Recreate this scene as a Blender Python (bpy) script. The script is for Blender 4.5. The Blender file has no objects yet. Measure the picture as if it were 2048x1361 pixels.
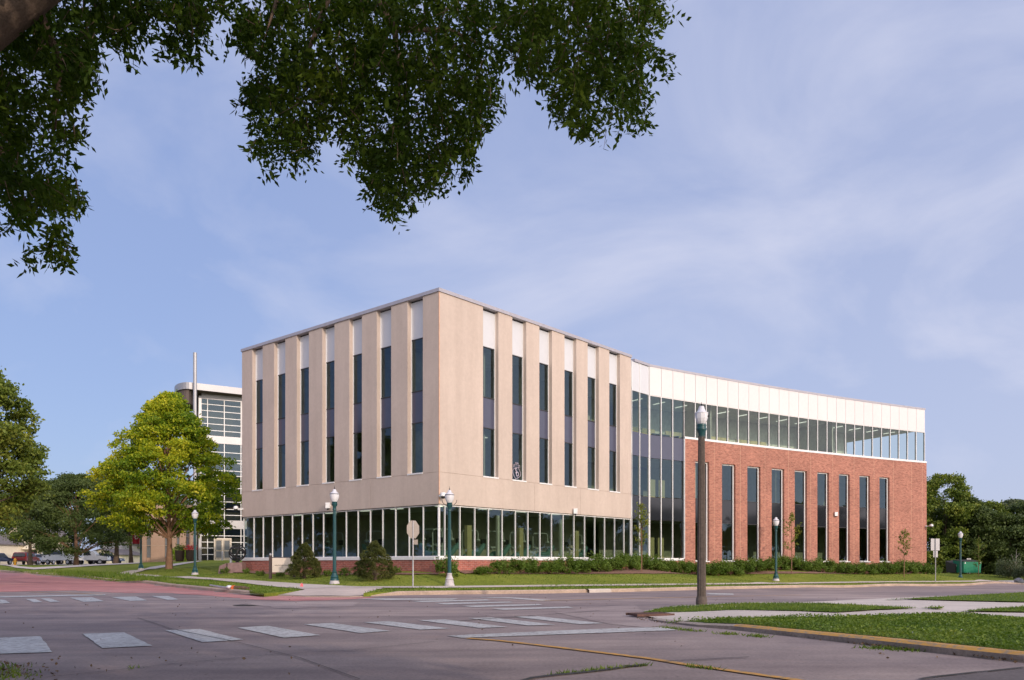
import bpy, math, random
import numpy as np
from mathutils import Vector
from mathutils.geometry import delaunay_2d_cdt

# ------------------------------------------------------------------ camera, sky, sun, exposure
scene = bpy.context.scene
COL = scene.collection
F, CX, HY, EYE = 1656.0, 1024.0, 1128.0, 1.2
cam_data = bpy.data.cameras.new("camera")
cam_data.sensor_width = 36.0
cam_data.lens = F / 2048 * 36
cam_data.shift_y = (HY - 680.5) / 2048
cam_data.clip_end = 5000
cam = bpy.data.objects.new("camera", cam_data)
cam.location = (0, 0, EYE)
cam.rotation_euler = (math.pi / 2, 0, 0)
COL.objects.link(cam)
scene.camera = cam

SUN_A, SUN_EL = 34.0, 17.0                      # degrees right of "behind the camera", elevation
sun_dir = Vector((math.sin(math.radians(SUN_A)) * math.cos(math.radians(SUN_EL)),
                  -math.cos(math.radians(SUN_A)) * math.cos(math.radians(SUN_EL)),
                  math.sin(math.radians(SUN_EL))))
sl = bpy.data.lights.new("sun", 'SUN')
sl.energy = 2.0
sl.angle = math.radians(0.6)
sl.color = (1.0, 0.83, 0.68)
so = bpy.data.objects.new("sun", sl)
so.rotation_euler = sun_dir.to_track_quat('Z', 'Y').to_euler()
COL.objects.link(so)

world = bpy.data.worlds.new("World")
scene.world = world
world.use_nodes = True
wn, wl = world.node_tree.nodes, world.node_tree.links
wn.clear()
w_out = wn.new('ShaderNodeOutputWorld')
w_bg = wn.new('ShaderNodeBackground')
sky = wn.new('ShaderNodeTexSky')
sky.sky_type = 'NISHITA'
sky.sun_disc = False
sky.sun_elevation = math.radians(SUN_EL)
sky.sun_rotation = math.radians(180 - SUN_A)
sky.air_density = 1.0
sky.dust_density = 1.0
sky.ozone_density = 2.5
w_bg.inputs['Strength'].default_value = 0.143
tc = wn.new('ShaderNodeTexCoord')
mp = wn.new('ShaderNodeMapping')
mp.inputs['Scale'].default_value = (1.0, 1.2, 2.4)
mp.inputs['Rotation'].default_value = (0.1, 0.28, 0.3)
wl.new(tc.outputs['Generated'], mp.inputs['Vector'])
nz = wn.new('ShaderNodeTexNoise')
nz.inputs['Scale'].default_value = 2.1
nz.inputs['Detail'].default_value = 7
nz.inputs['Roughness'].default_value = 0.55
nz.inputs['Distortion'].default_value = 0.5
wl.new(mp.outputs['Vector'], nz.inputs['Vector'])
rp = wn.new('ShaderNodeValToRGB')
rp.color_ramp.elements[0].position = 0.46
rp.color_ramp.elements[0].color = (0, 0, 0, 1)
rp.color_ramp.elements[1].position = 0.78
rp.color_ramp.elements[1].color = (1, 1, 1, 1)
wl.new(nz.outputs['Fac'], rp.inputs['Fac'])
tint = wn.new('ShaderNodeMixRGB')
tint.blend_type = 'MIX'
tint.inputs['Fac'].default_value = 0.72
tint.inputs['Color2'].default_value = (2.45, 3.05, 5.3, 1)     # thin high veil that evens the sky
wl.new(sky.outputs['Color'], tint.inputs['Color1'])
cl = wn.new('ShaderNodeMixRGB')
cl.inputs['Color2'].default_value = (5.0, 5.15, 6.25, 1)
mul = wn.new('ShaderNodeMath')
mul.operation = 'MULTIPLY'
mul.inputs[1].default_value = 0.70
mul.use_clamp = True
wl.new(rp.outputs['Color'], mul.inputs[0])
# the thin cloud sheet is denser low down on the right hand side of the street
sx = wn.new('ShaderNodeVectorMath'); sx.operation = 'DOT_PRODUCT'; sx.inputs[1].default_value = (0.85, 0.1, -0.45)
wl.new(tc.outputs['Generated'], sx.inputs[0])
sr = wn.new('ShaderNodeMapRange'); sr.inputs['From Min'].default_value = -0.35; sr.inputs['From Max'].default_value = 0.75
sr.inputs['To Min'].default_value = 0.0; sr.inputs['To Max'].default_value = 0.55
wl.new(sx.outputs['Value'], sr.inputs['Value'])
sa = wn.new('ShaderNodeMath'); sa.operation = 'ADD'; sa.use_clamp = True
wl.new(mul.outputs[0], sa.inputs[0]); wl.new(sr.outputs['Result'], sa.inputs[1])
wl.new(sa.outputs[0], cl.inputs['Fac'])
wl.new(tint.outputs['Color'], cl.inputs['Color1'])
# sky glow added round the low sun, behind the camera, to lift shaded walls
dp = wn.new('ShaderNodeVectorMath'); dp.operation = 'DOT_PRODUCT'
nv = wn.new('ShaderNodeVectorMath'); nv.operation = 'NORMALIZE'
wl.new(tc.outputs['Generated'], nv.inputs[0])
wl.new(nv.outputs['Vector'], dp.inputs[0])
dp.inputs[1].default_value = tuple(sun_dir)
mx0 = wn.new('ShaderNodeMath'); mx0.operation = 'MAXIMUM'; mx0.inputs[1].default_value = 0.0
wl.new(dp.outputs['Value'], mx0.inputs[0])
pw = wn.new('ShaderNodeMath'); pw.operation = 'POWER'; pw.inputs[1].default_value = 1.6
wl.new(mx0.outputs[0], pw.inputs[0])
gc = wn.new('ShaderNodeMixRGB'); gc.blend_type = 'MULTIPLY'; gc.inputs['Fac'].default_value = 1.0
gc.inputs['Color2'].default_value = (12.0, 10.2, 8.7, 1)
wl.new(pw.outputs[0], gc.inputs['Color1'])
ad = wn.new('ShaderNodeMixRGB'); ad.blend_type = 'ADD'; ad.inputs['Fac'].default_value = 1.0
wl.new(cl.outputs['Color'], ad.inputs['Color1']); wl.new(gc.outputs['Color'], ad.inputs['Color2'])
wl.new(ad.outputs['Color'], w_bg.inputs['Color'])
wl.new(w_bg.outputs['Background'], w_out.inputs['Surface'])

scene.view_settings.view_transform = 'Standard'
scene.view_settings.look = 'None'
scene.view_settings.exposure = 0.0
scene.view_settings.gamma = 1.0
scene.cycles.max_bounces = 8
scene.cycles.transparent_max_bounces = 16
scene.cycles.caustics_reflective = False
scene.cycles.caustics_refractive = False

rnd = random.Random(7)
NR = np.random.default_rng(11)

# ------------------------------------------------------------------ materials
def new_mat(name):
    m = bpy.data.materials.new(name)
    m.use_nodes = True
    n, l = m.node_tree.nodes, m.node_tree.links
    return m, n, l, n['Principled BSDF']

def ramp(n, stops):
    r = n.new('ShaderNodeValToRGB')
    e = r.color_ramp.elements
    while len(e) < len(stops):
        e.new(0.5)
    for el, (p, c) in zip(e, stops):
        el.position = p
        el.color = (*c, 1) if len(c) == 3 else c
    return r

def noise(n, l, vec, scale, detail=4, rough=0.6, dist=0.0):
    t = n.new('ShaderNodeTexNoise')
    t.inputs['Scale'].default_value = scale
    t.inputs['Detail'].default_value = detail
    t.inputs['Roughness'].default_value = rough
    t.inputs['Distortion'].default_value = dist
    l.new(vec, t.inputs['Vector'])
    return t.outputs['Fac']

def mixc(n, l, fac, a, b, mode='MIX'):
    m = n.new('ShaderNodeMixRGB')
    m.blend_type = mode
    if isinstance(fac, (int, float)):
        m.inputs['Fac'].default_value = fac
    else:
        l.new(fac, m.inputs['Fac'])
    for i, c in (('Color1', a), ('Color2', b)):
        if isinstance(c, tuple):
            m.inputs[i].default_value = (*c, 1)
        else:
            l.new(c, m.inputs[i])
    return m.outputs['Color']

def add_bump(n, l, bs, h, strength, dist=0.02):
    b = n.new('ShaderNodeBump')
    b.inputs['Strength'].default_value = strength
    b.inputs['Distance'].default_value = dist
    l.new(h, b.inputs['Height'])
    l.new(b.outputs['Normal'], bs.inputs['Normal'])

def paint(name, c, rough=0.5, var=0.12, scale=3.0, metal=0.0, bump=0.0, bscale=40.0, fine=0.06):
    m, n, l, bs = new_mat(name)
    t = n.new('ShaderNodeTexCoord').outputs['Object']
    f1 = noise(n, l, t, scale, 5)
    f2 = noise(n, l, t, scale * 14, 3)
    lo = tuple(x * (1 - var) for x in c)
    hi = tuple(min(1, x * (1 + var)) for x in c)
    r = ramp(n, [(0.3, lo), (0.7, hi)])
    l.new(f1, r.inputs['Fac'])
    r2 = ramp(n, [(0.3, (1 - fine,) * 3), (0.7, (1 + fine,) * 3)])
    l.new(f2, r2.inputs['Fac'])
    col = mixc(n, l, 1.0, r.outputs['Color'], r2.outputs['Color'], 'MULTIPLY')
    l.new(col, bs.inputs['Base Color'])
    bs.inputs['Roughness'].default_value = rough
    bs.inputs['Metallic'].default_value = metal
    if bump:
        add_bump(n, l, bs, noise(n, l, t, bscale, 4), bump)
    return m

def leaf_mat(name, stops, trans=0.35, nscale=0.35, rough=0.6, tmul=(1.1, 1.2, 0.5), spec=0.3, vary=0.42):
    """stops: colour ramp over patch noise + a random value per leaf"""
    m, n, l, bs = new_mat(name)
    t = n.new('ShaderNodeTexCoord').outputs['Object']
    f = noise(n, l, t, nscale, 3)
    g = n.new('ShaderNodeNewGeometry')
    ma = n.new('ShaderNodeMath'); ma.operation = 'MULTIPLY_ADD'
    ma.inputs[1].default_value = vary
    l.new(g.outputs['Random Per Island'], ma.inputs[0])
    sc = n.new('ShaderNodeMath'); sc.operation = 'MULTIPLY_ADD'
    sc.inputs[1].default_value = 1.5
    sc.inputs[2].default_value = -0.46
    l.new(f, sc.inputs[0])
    l.new(sc.outputs[0], ma.inputs[2])
    r = ramp(n, stops)
    l.new(ma.outputs[0], r.inputs['Fac'])
    l.new(r.outputs['Color'], bs.inputs['Base Color'])
    bs.inputs['Roughness'].default_value = rough
    bs.inputs['Specular IOR Level'].default_value = spec
    tr = n.new('ShaderNodeBsdfTranslucent')
    l.new(mixc(n, l, 1.0, r.outputs['Color'], tmul, 'MULTIPLY'), tr.inputs['Color'])
    mx = n.new('ShaderNodeMixShader')
    mx.inputs['Fac'].default_value = trans
    l.new(bs.outputs[0], mx.inputs[1])
    l.new(tr.outputs[0], mx.inputs[2])
    l.new(mx.outputs[0], n['Material Output'].inputs['Surface'])
    return m

def glass_mat(name, tintc, boost=1.0, ior=1.75, refl=(0.80, 0.88, 0.95)):
    m, n, l, bs = new_mat(name)
    n.remove(bs)
    tr = n.new('ShaderNodeBsdfTransparent'); tr.inputs['Color'].default_value = (*tintc, 1)
    gl = n.new('ShaderNodeBsdfGlossy'); gl.inputs['Color'].default_value = (*refl, 1)
    gl.inputs['Roughness'].default_value = 0.0
    t = n.new('ShaderNodeTexCoord').outputs['Object']
    b = n.new('ShaderNodeBump'); b.inputs['Strength'].default_value = 0.05; b.inputs['Distance'].default_value = 0.05
    l.new(noise(n, l, t, 0.9, 2), b.inputs['Height'])
    l.new(b.outputs['Normal'], gl.inputs['Normal'])
    fr = n.new('ShaderNodeFresnel'); fr.inputs['IOR'].default_value = ior
    k = n.new('ShaderNodeMath'); k.operation = 'MULTIPLY'; k.inputs[1].default_value = boost
    k.use_clamp = True
    l.new(fr.outputs[0], k.inputs[0])
    mx = n.new('ShaderNodeMixShader')
    l.new(k.outputs[0], mx.inputs['Fac'])
    l.new(tr.outputs[0], mx.inputs[1]); l.new(gl.outputs[0], mx.inputs[2])
    l.new(mx.outputs[0], n['Material Output'].inputs['Surface'])
    return m

def brick_mat(name, c1, c2, mortar, hue=0.14):
    m, n, l, bs = new_mat(name)
    t = n.new('ShaderNodeTexCoord').outputs['UV']
    b = n.new('ShaderNodeTexBrick')
    b.inputs['Scale'].default_value = 1.0
    b.inputs['Brick Width'].default_value = 0.30
    b.inputs['Row Height'].default_value = 0.105
    b.inputs['Mortar Size'].default_value = 0.009
    b.inputs['Mortar Smooth'].default_value = 0.3
    b.inputs['Bias'].default_value = 0.0
    b.inputs['Color1'].default_value = (*c1, 1)
    b.inputs['Color2'].default_value = (*c2, 1)
    b.inputs['Mortar'].default_value = (*mortar, 1)
    l.new(t, b.inputs['Vector'])
    f = noise(n, l, t, 0.45, 5)
    r = ramp(n, [(0.3, (1 - hue, 1 - hue, 1 - hue)), (0.7, (1 + hue, 1 + hue, 1 + hue))])
    l.new(f, r.inputs['Fac'])
    mp_ = n.new('ShaderNodeMapping'); mp_.inputs['Scale'].default_value = (3.5, 9.5, 1)
    l.new(t, mp_.inputs['Vector'])
    f2 = noise(n, l, mp_.outputs[0], 1.0, 2, 0.8)
    r2 = ramp(n, [(0.30, (0.60, 0.60, 0.62)), (0.48, (1, 1, 1)), (0.72, (1.22, 1.24, 1.22))])
    l.new(f2, r2.inputs['Fac'])
    col = mixc(n, l, 1.0, b.outputs['Color'], r.outputs['Color'], 'MULTIPLY')
    col = mixc(n, l, 1.0, col, r2.outputs['Color'], 'MULTIPLY')
    l.new(col, bs.inputs['Base Color'])
    bs.inputs['Roughness'].default_value = 0.85
    add_bump(n, l, bs, f2, 0.6, 0.015)
    return m

def emit_mat(name, c, s):
    m, n, l, bs = new_mat(name)
    bs.inputs['Base Color'].default_value = (*c, 1)
    bs.inputs['Emission Color'].default_value = (*c, 1)
    bs.inputs['Emission Strength'].default_value = s
    return m

def road_mat(name, base, dark, light, warm, rough=0.85):
    m, n, l, bs = new_mat(name)
    t = n.new('ShaderNodeTexCoord').outputs['Object']
    big = noise(n, l, t, 0.10, 5, 0.6, 0.6)
    mid = noise(n, l, t, 0.9, 6, 0.65)
    fin = noise(n, l, t, 22, 3, 0.7)
    r = ramp(n, [(0.33, dark), (0.5, base), (0.68, light)])
    l.new(big, r.inputs['Fac'])
    r2 = ramp(n, [(0.3, (0.80, 0.79, 0.80)), (0.55, (1, 1, 1)), (0.75, warm)])
    l.new(mid, r2.inputs['Fac'])
    r3 = ramp(n, [(0.25, (0.72, 0.72, 0.72)), (0.5, (1, 1, 1)), (0.75, (1.2, 1.2, 1.2))])
    l.new(fin, r3.inputs['Fac'])
    # tyre-darkened streaks across the intersection
    mp_ = n.new('ShaderNodeMapping'); mp_.inputs['Scale'].default_value = (0.09, 0.8, 1)
    mp_.inputs['Rotation'].default_value = (0, 0, 0.15)
    l.new(t, mp_.inputs['Vector'])
    st = noise(n, l, mp_.outputs[0], 1.0, 5, 0.6, 0.3)
    r4 = ramp(n, [(0.35, (0.74, 0.73, 0.76)), (0.6, (1.05, 1.05, 1.05))])
    l.new(st, r4.inputs['Fac'])
    vo = n.new('ShaderNodeTexVoronoi'); vo.inputs['Scale'].default_value = 3.1
    l.new(t, vo.inputs['Vector'])
    r5 = ramp(n, [(0.025, (0.35, 0.34, 0.33)), (0.05, (1, 1, 1))])
    l.new(vo.outputs['Distance'], r5.inputs['Fac'])
    col = mixc(n, l, 1.0, r.outputs['Color'], r2.outputs['Color'], 'MULTIPLY')
    col = mixc(n, l, 1.0, col, r3.outputs['Color'], 'MULTIPLY')
    col = mixc(n, l, 1.0, col, r4.outputs['Color'], 'MULTIPLY')
    col = mixc(n, l, 1.0, col, r5.outputs['Color'], 'MULTIPLY')
    l.new(col, bs.inputs['Base Color'])
    bs.inputs['Roughness'].default_value = rough
    bs.inputs['Specular IOR Level'].default_value = 0.25
    add_bump(n, l, bs, fin, 0.35, 0.01)
    return m

def worn_paint(name, c, under):
    m, n, l, bs = new_mat(name)
    t = n.new('ShaderNodeTexCoord').outputs['Object']
    f = noise(n, l, t, 9, 6, 0.75)
    r = ramp(n, [(0.40, under), (0.52, c), (1.0, tuple(min(1, x * 1.1) for x in c))])
    l.new(f, r.inputs['Fac'])
    f2 = noise(n, l, t, 0.8, 3)
    r2 = ramp(n, [(0.3, (0.8, 0.8, 0.8)), (0.7, (1.05, 1.05, 1.05))])
    l.new(f2, r2.inputs['Fac'])
    l.new(mixc(n, l, 1.0, r.outputs['Color'], r2.outputs['Color'], 'MULTIPLY'), bs.inputs['Base Color'])
    bs.inputs['Roughness'].default_value = 0.7
    return m

def grass_mat(name, a, b, c, stripes=False):
    m, n, l, bs = new_mat(name)
    t = n.new('ShaderNodeTexCoord').outputs['Object']
    f1 = noise(n, l, t, 0.25, 5, 0.65)
    f2 = noise(n, l, t, 7.0, 5, 0.75)
    r = ramp(n, [(0.3, a), (0.5, b), (0.72, c)])
    l.new(f1, r.inputs['Fac'])
    r2 = ramp(n, [(0.25, (0.55, 0.6, 0.5)), (0.5, (1, 1, 1)), (0.78, (1.45, 1.35, 1.2))])
    l.new(f2, r2.inputs['Fac'])
    col = mixc(n, l, 1.0, r.outputs['Color'], r2.outputs['Color'], 'MULTIPLY')
    l.new(col, bs.inputs['Base Color'])
    bs.inputs['Roughness'].default_value = 0.9
    bs.inputs['Specular IOR Level'].default_value = 0.1
    add_bump(n, l, bs, f2, 1.0, 0.05)
    return m

def concrete_wall_mat(name, c):
    m, n, l, bs = new_mat(name)
    t = n.new('ShaderNodeTexCoord').outputs['Object']
    f1 = noise(n, l, t, 0.35, 4, 0.6)
    r = ramp(n, [(0.3, tuple(x * 0.93 for x in c)), (0.7, tuple(x * 1.05 for x in c))])
    l.new(f1, r.inputs['Fac'])
    mp_ = n.new('ShaderNodeMapping'); mp_.inputs['Scale'].default_value = (1.6, 1.6, 0.16)
    l.new(t, mp_.inputs['Vector'])
    f2 = noise(n, l, mp_.outputs[0], 1.0, 5, 0.7)
    r2 = ramp(n, [(0.35, (0.945, 0.935, 0.93)), (0.6, (1.02, 1.02, 1.02))])
    l.new(f2, r2.inputs['Fac'])
    f3 = noise(n, l, t, 5, 6, 0.8)
    r3 = ramp(n, [(0.3, (0.93, 0.925, 0.92)), (0.7, (1.05, 1.05, 1.05))])
    l.new(f3, r3.inputs['Fac'])
    col = mixc(n, l, 1.0, r.outputs['Color'], r2.outputs['Color'], 'MULTIPLY')
    col = mixc(n, l, 1.0, col, r3.outputs['Color'], 'MULTIPLY')
    l.new(col, bs.inputs['Base Color'])
    bs.inputs['Roughness'].default_value = 0.85
    add_bump(n, l, bs, f3, 0.25, 0.01)
    return m

M = {}
M['cream'] = concrete_wall_mat('cream precast concrete', (0.565, 0.468, 0.402))
M['joint'] = paint('sealant joint', (0.42, 0.32, 0.25), 0.9)
M['joint_light'] = paint('pale sealant joint', (0.62, 0.38, 0.26), 0.9)
M['brick'] = brick_mat('red brown brick', (0.43, 0.18, 0.125), (0.31, 0.12, 0.085), (0.44, 0.25, 0.185))
M['base_brick'] = brick_mat('dark red brick', (0.40, 0.12, 0.085), (0.30, 0.09, 0.07), (0.42, 0.27, 0.22))
M['cap'] = paint('grey metal coping', (0.42, 0.40, 0.44), 0.45, 0.08, metal=0.2)
M['white_frame'] = paint('white aluminium frame', (0.80, 0.79, 0.78), 0.4, 0.04)
M['panel'] = paint('pale grey metal panel', (0.62, 0.63, 0.66), 0.45, 0.03, 0.3, fine=0.02)
M['wing_panel'] = paint('white metal panel', (0.72, 0.69, 0.68), 0.5, 0.03, 0.3, fine=0.02)
M['dark_back'] = paint('dark strip', (0.04, 0.04, 0.045), 0.8)
M['glass'] = glass_mat('tinted window glass', (0.55, 0.64, 0.56), 0.9, 1.85, (0.58, 0.80, 0.98))
M['glass_clear'] = glass_mat('clear window glass', (0.80, 0.89, 0.83), 0.9, 1.65)
M['spandrel'] = paint('grey violet spandrel glass', (0.075, 0.08, 0.125), 0.12, 0.04)
M['spandrel_dark'] = paint('black spandrel glass', (0.018, 0.02, 0.026), 0.08, 0.04)
M['interior'] = paint('interior wall paint', (0.50, 0.50, 0.38), 0.9)
M['interior_top'] = paint('upper interior wall', (0.80, 0.82, 0.74), 0.9)
M['interior_light'] = paint('interior pale wall', (0.55, 0.56, 0.50), 0.9)
M['int_floor'] = paint('interior floor', (0.16, 0.15, 0.13), 0.7)
M['ceiling'] = paint('interior ceiling', (0.75, 0.78, 0.75), 0.9)
M['yellow_wall'] = paint('cream yellow partition', (0.62, 0.55, 0.30), 0.9)
M['lamp_on'] = emit_mat('lit ceiling lamp', (1, 0.97, 0.88), 0.75)
M['roof'] = paint('roof membrane', (0.3, 0.3, 0.3), 0.9)
M['road'] = road_mat('old concrete road', (0.31, 0.25, 0.235), (0.235, 0.195, 0.195), (0.42, 0.335, 0.30), (1.18, 1.10, 1.03))
M['red_road'] = road_mat('red chip road', (0.56, 0.25, 0.225), (0.48, 0.225, 0.21), (0.60, 0.32, 0.29), (1.1, 1.1, 1.1))
M['sidewalk'] = paint('sidewalk concrete', (0.56, 0.49, 0.43), 0.9, 0.12, 0.6, bump=0.2)
M['ramp_conc'] = paint('ramp concrete', (0.54, 0.45, 0.39), 0.9, 0.14, 0.6, bump=0.2)
M['curb'] = paint('curb concrete', (0.44, 0.33, 0.25), 0.9, 0.18, 0.9, bump=0.3, fine=0.15)
M['curb_grey'] = paint('grey curb concrete', (0.34, 0.28, 0.24), 0.9, 0.2, 1.5, bump=0.3, fine=0.2)
M['curb_yellow'] = worn_paint('worn yellow curb paint', (0.62, 0.33, 0.06), (0.33, 0.25, 0.17))
M['road_white'] = worn_paint('worn white road paint', (0.56, 0.56, 0.54), (0.34, 0.31, 0.30))
M['road_yellow'] = worn_paint('worn yellow road paint', (0.66, 0.33, 0.05), (0.36, 0.24, 0.12))
M['crack'] = paint('dark joint', (0.045, 0.042, 0.04), 0.95, 0.3, 4)
M['grass'] = grass_mat('mown grass', (0.14, 0.18, 0.026), (0.19, 0.23, 0.034), (0.27, 0.28, 0.055))
M['grass_rough'] = grass_mat('rough grass', (0.07, 0.12, 0.022), (0.10, 0.15, 0.026), (0.15, 0.19, 0.04))
M['blade'] = leaf_mat('grass blade', [(0.0, (0.06, 0.12, 0.014)), (0.4, (0.11, 0.18, 0.022)), (0.8, (0.19, 0.25, 0.04)), (1.0, (0.30, 0.28, 0.10))], 0.3, 0.6)
M['mulch'] = paint('wood mulch', (0.22, 0.12, 0.08), 0.95, 0.3, 6, bump=0.5, fine=0.3)
M['bark'] = paint('grey brown bark', (0.13, 0.09, 0.065), 0.95, 0.3, 4, bump=0.8, bscale=18, fine=0.25)
M['bark_warm'] = paint('warm brown bark', (0.23, 0.13, 0.08), 0.95, 0.25, 4, bump=0.8, bscale=18, fine=0.25)
M['leaf_yellow'] = leaf_mat('yellow green leaves', [(0.0, (0.05, 0.11, 0.008)), (0.3, (0.13, 0.22, 0.012)), (0.55, (0.32, 0.38, 0.018)), (0.8, (0.60, 0.56, 0.03)), (1.0, (0.85, 0.74, 0.12))], 0.38, 0.38)
M['leaf_dark'] = leaf_mat('dark green leaves', [(0.0, (0.035, 0.06, 0.016)), (0.5, (0.075, 0.11, 0.028)), (1.0, (0.15, 0.19, 0.05))], 0.25, 0.3)
M['leaf_mid'] = leaf_mat('mid green leaves', [(0.0, (0.05, 0.09, 0.014)), (0.5, (0.13, 0.18, 0.025)), (1.0, (0.34, 0.35, 0.06))], 0.28, 0.3)
M['leaf_grey'] = leaf_mat('grey green leaves', [(0.0, (0.06, 0.09, 0.05)), (0.5, (0.12, 0.15, 0.08)), (1.0, (0.24, 0.26, 0.15))], 0.25, 0.3)
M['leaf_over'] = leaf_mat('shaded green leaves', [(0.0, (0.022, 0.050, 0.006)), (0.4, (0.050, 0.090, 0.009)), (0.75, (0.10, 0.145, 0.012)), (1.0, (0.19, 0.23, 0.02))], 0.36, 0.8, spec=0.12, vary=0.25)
M['leaf_hedge'] = leaf_mat('hedge leaves', [(0.0, (0.05, 0.10, 0.014)), (0.5, (0.11, 0.18, 0.024)), (1.0, (0.22, 0.30, 0.06))], 0.3, 0.8)
M['leaf_lime'] = leaf_mat('lime leaves', [(0.0, (0.22, 0.34, 0.02)), (1.0, (0.50, 0.60, 0.05))], 0.35, 0.8)
M['leaf_sapling'] = leaf_mat('sapling leaves', [(0.0, (0.08, 0.13, 0.02)), (0.5, (0.17, 0.22, 0.03)), (1.0, (0.34, 0.28, 0.05))], 0.35, 0.8)
M['needle'] = leaf_mat('pine needles', [(0.0, (0.04, 0.055, 0.014)), (0.5, (0.085, 0.10, 0.022)), (1.0, (0.18, 0.16, 0.05))], 0.12, 0.9)
M['flower'] = paint('red flowers', (0.5, 0.05, 0.05), 0.8, 0.3)
M['green_pole'] = paint('dark green painted metal', (0.014, 0.070, 0.076), 0.38, 0.15, 2)
M['pale_base'] = paint('weathered pale base', (0.50, 0.46, 0.46), 0.85, 0.2, 6)
M['globe'] = paint('frosted white globe', (0.74, 0.73, 0.76), 0.25, 0.05, 3)
M['globe_cap'] = paint('globe cap', (0.66, 0.66, 0.70), 0.3, 0.05, 3)
M['black_metal'] = paint('black metal', (0.02, 0.02, 0.022), 0.5, 0.2)
M['agg_pole'] = paint('brown aggregate concrete', (0.115, 0.09, 0.075), 0.9, 0.25, 14, bump=0.5, fine=0.35)
M['galv'] = paint('galvanised steel', (0.40, 0.39, 0.40), 0.5, 0.12, 6, metal=0.4)
M['sign_back'] = paint('dull sign back', (0.36, 0.31, 0.27), 0.6, 0.1)
M['white_plastic'] = paint('white plastic', (0.8, 0.8, 0.8), 0.4, 0.03)
M['brown_metal'] = paint('dark brown metal', (0.065, 0.04, 0.035), 0.5, 0.15)
M['sign_face'] = paint('cream sign face', (0.70, 0.60, 0.50), 0.6, 0.03)
M['sign_text'] = paint('grey sign lettering', (0.20, 0.17, 0.15), 0.7, 0.05)
M['granite'] = paint('red granite', (0.24, 0.15, 0.14), 0.7, 0.2, 5, bump=0.2)
M['tan_stone'] = paint('tan stone panel', (0.40, 0.27, 0.20), 0.85, 0.1, 0.8)
M['silver'] = paint('silver metal cladding', (0.38, 0.375, 0.39), 0.4, 0.05, 0.6, metal=0.3)
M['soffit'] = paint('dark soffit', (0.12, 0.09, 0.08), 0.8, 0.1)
M['door_frame'] = paint('cream door frame', (0.70, 0.62, 0.52), 0.5, 0.04)
M['banner'] = paint('red banner cloth', (0.28, 0.006, 0.018), 0.8, 0.15)
M['white_mark'] = paint('white lettering', (0.78, 0.76, 0.72), 0.7, 0.03)
M['decal'] = paint('pale pink window decal', (0.55, 0.48, 0.55), 0.7, 0.03)
M['dumpster'] = paint('green dumpster paint', (0.0, 0.20, 0.105), 0.5, 0.12, 2)
M['dark_lid'] = paint('dark lid', (0.04, 0.035, 0.03), 0.7, 0.1)
M['siding'] = paint('cream house siding', (0.74, 0.66, 0.50), 0.8, 0.06, 0.8)
M['shingle'] = paint('grey shingles', (0.16, 0.14, 0.14), 0.9, 0.2, 3)
M['house_glass'] = paint('dark house glass', (0.16, 0.17, 0.18), 0.15, 0.1)
M['car_red'] = paint('dark red car paint', (0.22, 0.015, 0.015), 0.2, 0.04)
M['car_white'] = paint('white car paint', (0.72, 0.72, 0.70), 0.25, 0.04)
M['car_silver'] = paint('silver car paint', (0.38, 0.40, 0.45), 0.25, 0.04, metal=0.4)
M['car_blue'] = paint('dark blue car paint', (0.03, 0.04, 0.09), 0.2, 0.04)
M['car_glass'] = paint('dark car glass', (0.03, 0.035, 0.04), 0.08, 0.05)
M['tyre'] = paint('tyre rubber', (0.02, 0.02, 0.02), 0.9, 0.1)
M['rim'] = paint('wheel rim', (0.45, 0.45, 0.47), 0.35, 0.05, metal=0.6)
M['tail'] = paint('red tail lamp', (0.45, 0.01, 0.01), 0.3, 0.05)
M['hydrant'] = paint('yellow hydrant paint', (0.70, 0.33, 0.02), 0.5, 0.1)
M['orange'] = paint('orange plastic', (0.75, 0.16, 0.04), 0.6, 0.1)
M['pink'] = paint('pink marker', (0.85, 0.15, 0.18), 0.6, 0.05)
M['rock'] = paint('grey rock', (0.20, 0.20, 0.23), 0.9, 0.25, 4, bump=0.6)
M['dental'] = paint('pale grey enamel', (0.62, 0.66, 0.62), 0.4, 0.03)
M['teal'] = paint('teal upholstery', (0.16, 0.30, 0.28), 0.7, 0.05)
M['dirt'] = paint('brown dry debris', (0.13, 0.085, 0.05), 0.95, 0.35, 9, bump=0.6, fine=0.3)

# ------------------------------------------------------------------ mesh helpers
def tag(o, label=None, cat=None, group=None, kind=None):
    if label: o['label'] = label
    if cat: o['category'] = cat
    if group: o['group'] = group
    if kind: o['kind'] = kind
    return o

def empty(name, loc, label, cat, group=None, rz=0.0):
    o = bpy.data.objects.new(name, None)
    o.empty_display_size = 0.2
    o.location = loc
    o.rotation_euler = (0, 0, rz)
    COL.objects.link(o)
    return tag(o, label, cat, group)

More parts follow.
